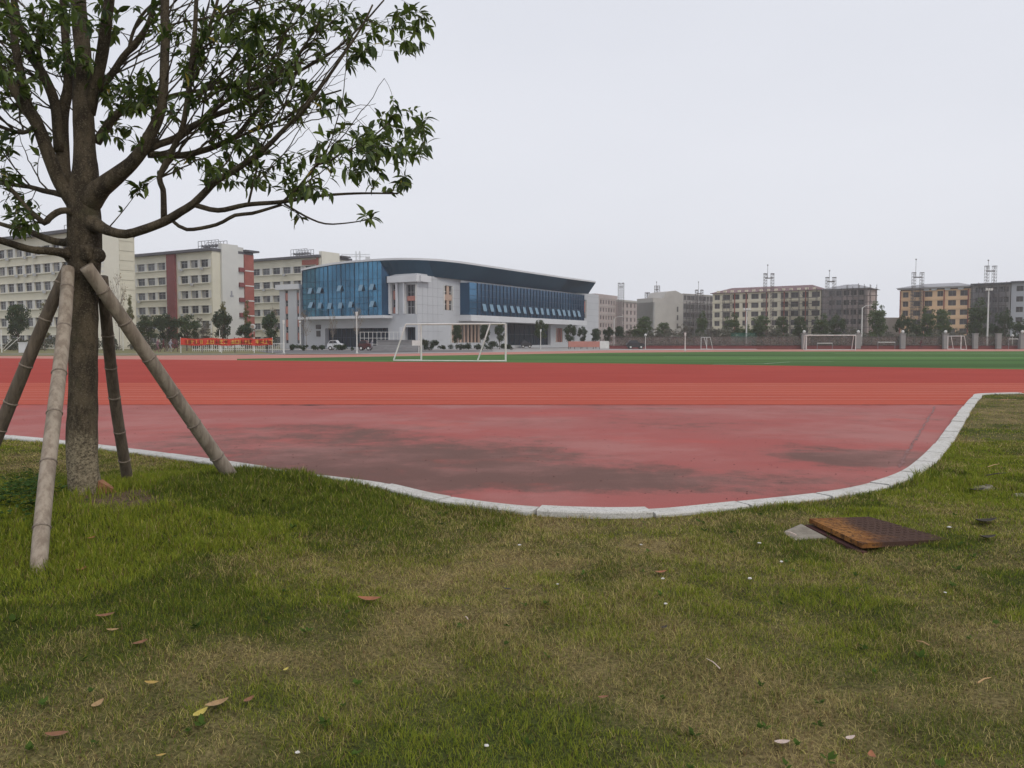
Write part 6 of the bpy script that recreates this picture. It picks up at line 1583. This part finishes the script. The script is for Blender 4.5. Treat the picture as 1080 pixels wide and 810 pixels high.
mb = MB(); dn = Vector((0,0,-.034)); mb.prism([A_+dn,B_+dn,C_+dn,D_+dn], [A_,B_,C_,D_]); mb.build('plate', M['rust'], e)
mb = MB(); up = Vector((0,0,.0018)); n_ = 11
for i in range(n_):
    for j in range(n_):
        u = (i+.5)/n_; v_ = (j+.5)/n_; c_ = A_.lerp(B_,u).lerp(D_.lerp(C_,u), v_)
        dx = ((B_-A_) if (i+j)%2 else (D_-A_)).normalized()*.019; dy = ((D_-A_) if (i+j)%2 else (B_-A_)).normalized()*.006
        q = [c_-dx-dy, c_+dx-dy, c_+dx+dy, c_-dx+dy]; mb.prism([p+Vector((0,0,.001)) for p in q], [p+up for p in q])
tag(mb.build('grip_pattern', M['rust'], e), kind='stuff')
q = [A_.lerp(B_,t)+(D_-A_).normalized()*s__ for t, s__ in ((-.02,-.03),(1.03,-.03),(1.03,.03),(-.02,.03))]
mb = MB(); mb.prism([p+Vector((0,0,-.12)) for p in q], [p+Vector((0,0,-.05)) for p in q]); mb.build('gap_shade', M['crack'], e)  # dark box: its colour stands in for the shaded gap under the plate
M['oldconc'] = mat('weathered_concrete', (.30,.27,.22), (.20,.175,.14), .9, 10, bump=.6)
mb = MB(); Q = [Vector(q) for q in CONC]; Q[0].z = .012; Q[1].z=.02; mb.prism([q+Vector((0,0,-.1)) for q in Q], Q)
tag(mb.build('concrete_slab', M['oldconc'], None, tuple(Q[0])), 'pale wedge of concrete poking out beside the rusty cover', 'concrete')

# ------------------------------------------------------------------ litter on the lawn
def litter_leaf(px, py, lpx, ang, colr, label, curl=.3, name='fallen_leaf', cat='leaf', wr=.24):
    p = on_lawn(px, py, .022); ln = lpx*p.y/FPX; mb = MB(); w_ = ln*wr; c_, s__ = math.cos(ang), math.sin(ang); n_ = 6; rows = []
    for k in range(n_+1):
        t = k/n_; ww = w_*math.sin(math.pi*min(max(t,.03),.98))**.75; z = curl*ln*(t-.5)**2*2.2
        c0 = Vector(((t-.5)*ln, .12*ln*math.sin(t*3), z)); rows.append([c0+Vector((0,-ww,.28*ww)), c0, c0+Vector((0,ww,.28*ww))])
    for a_, b_ in zip(rows[:-1], rows[1:]):
        for j in (0,1): mb.quad(*[p+Vector((v.x*c_-v.y*s__, v.x*s__+v.y*c_, v.z)) for v in (a_[j],b_[j],b_[j+1],a_[j+1])])
    mb.smooth = True; key = 'lf_%s' % colr
    if key not in M: cc = LC[colr]; M[key] = mat('dead_leaf_'+colr, cc, tuple(x*.6 for x in cc), .7, 30)
    return tag(mb.build(name, M[key], None, tuple(p)), label, cat, 'fallen leaves on the lawn')
LC = dict(brown=(.26,.12,.06), tan=(.42,.27,.13), yellow=(.55,.45,.10), ochre=(.45,.30,.08), dark=(.05,.04,.03), rust=(.38,.15,.07), pink=(.60,.48,.42))
for a in [(86,605,14,1.2,'rust','rust brown leaf standing in green grass right of the pale pole foot'),(111,655,19,.5,'brown','broad curled brown leaf in the dark grass below the rust brown one'),
  (119,670,13,.1,'tan','thin tan leaf just under the broad curled brown leaf'),(148,684,17,.9,'brown','narrow brown leaf lying on the border of long and short grass'),(104,750,20,1.5,'tan','upright forked tan leaf in the lower left lawn'),
  (212,760,22,1.25,'yellow','bright yellow leaf beside a long tan one in the lower left'),(229,750,26,.75,'tan','long tan leaf touching the bright yellow leaf'),(160,727,16,-.1,'ochre','ochre leaf lying flat between upright tan leaf and yellow leaf'),
  (302,712,9,1.3,'yellow','tiny yellow leaf standing alone on straw coloured grass'),(390,638,26,-.1,'rust','long red brown leaf on dry grass below the kerb bend'),(60,783,24,.1,'brown','dark brown leaf near the bottom left corner'),
  (170,804,10,.4,'ochre','ochre leaf on the bottom edge of the view'),(97,571,12,1.2,'rust','rusty leaf between the pale pole and the trunk foot'),
  (535,626,11,-.3,'dark','small black leaf on the middle of the lawn'),(701,667,11,.8,'dark','small black leaf on the green patch right of centre'),(697,608,14,.3,'rust','red brown leaf scrap beside a white crumb right of centre'),
  (1039,556,26,.1,'dark','dark leaf to the right of the manhole cover'),(1042,571,20,.2,'dark','dark leaf just below the one right of the manhole cover'),(921,804,16,1.4,'rust','orange leaf tip on the bottom edge right of centre'),
  (897,786,14,.5,'pink','crumpled pale pink petal near the bottom right'),(825,791,18,.1,'pink','pale pink scrap left of the crumpled petal'),(263,745,16,1.2,'brown','faint brown blade of leaf right of the long tan leaf'),
  (636,742,12,.2,'brown','small brown leaf on the dry bottom centre'),(1030,520,18,.0,'dark','dark leaf in the long grass on the right bank')]: litter_leaf(*a)
def stick(px, py, lpx, ang, label, c='tan', r=.0035):
    p = on_lawn(px, py, .03); ln = lpx*p.y/FPX; d_ = Vector((math.cos(ang), math.sin(ang), .04))*ln/2; mb = MB(); mb.tube([p-d_, p+Vector((0,0,.006)), p+d_], [r,r*.9,r*.5], 6)
    key = 'st_'+c
    if key not in M: M[key] = mat('dry_stick_'+c, tuple(x*1.15 for x in LC[c]), LC[c], .8, 20)
    tag(mb.build('stick', M[key], None, tuple(p)), label, 'stick', 'dry sticks on the lawn')
stick(834,567,14,2.1,'pale short stick beside the wedge of concrete','pink',.006)
stick(1038,725,24,.5,'straight pale stick lying at the right edge of the lawn','tan')
stick(973,685,14,2.2,'tiny pale stick on the right half of the lawn','tan')
stick(1048,494,26,.6,'forked dry twig on the bank at the far right','tan',.005)
stick(1052,503,30,.3,'dark green stem lying on the bank at the far right','dark',.006)
stick(752,707,26,1.9,'thin bleached stalk on the lawn right of centre','pink',.0025)
stick(492,658,9,2.0,'tiny bleached stalk left of the lawn centre','pink',.0025)
M['crumb'] = mat('white_crumb', (.72,.70,.66), (.55,.53,.50), .7, 20)
def crumb(px, py, w_px, label, flat=.5):
    p = on_lawn(px, py, .022 if w_px < 10 else .0); r = w_px*p.y/FPX/2*(.8 if w_px < 10 else 1); mb = MB(); mb.ball(tuple(p), r, 0, 7, 5, flat)
    mt_ = M['oldconc'] if w_px > 10 else M['crumb']
    mb.v = [(x+rnd.uniform(-.2,.2)*r, y+rnd.uniform(-.2,.2)*r, z+rnd.uniform(-.15,.15)*r) for x,y,z in mb.v]
    tag(mb.build('litter_scrap', mt_, None, tuple(p)), label, 'litter', 'pale scraps on the lawn')
for a in [(824,596,5,'round white crumb below the concrete wedge'),(791,614,6,'white crumb left of the round white one'),(997,629,4,'white crumb on the lawn below the rusty cover'),(699,614,5,'white crumb beside the red brown leaf scrap'),
  (702,641,5,'white crumb below the pair of leaf scrap and crumb'),(548,578,5,'pale crumb close below the kerb centre'),(588,620,4,'tiny white speck on the middle lawn'),(314,800,7,'white scrap near the bottom edge left of centre'),
  (513,793,7,'pale scrap near the bottom edge at the centre'),(1039,517,22,'flat pale stone half sunk in the right bank'),(1076,523,14,'pale stone cut by the right edge of the view'),(1001,559,6,'pale chip at the right corner of the manhole cover'),
  (801,576,5,'white chip left of the wedge of concrete'),(676,577,4,'tiny white speck below the kerb joint')]: crumb(*a, flat=.3)

# ------------------------------------------------------------------ air between here and the far blocks
if HAZE:
    mb = MB(); mb.box(-560, 560, -80, 560, -1.2, 46); m = bpy.data.materials.new('haze'); m.use_nodes = True; nt = m.node_tree
    nt.nodes.remove(nt.nodes['Principled BSDF']); pv = nt.nodes.new('ShaderNodeVolumePrincipled'); pv.inputs['Color'].default_value = (.97,.98,1,1); pv.inputs['Density'].default_value = HAZE; pv.inputs['Anisotropy'].default_value = .2
    nt.links.new(pv.outputs[0], nt.nodes['Material Output'].inputs['Volume']); o = mb.build('haze', m); tag(o, kind='stuff')
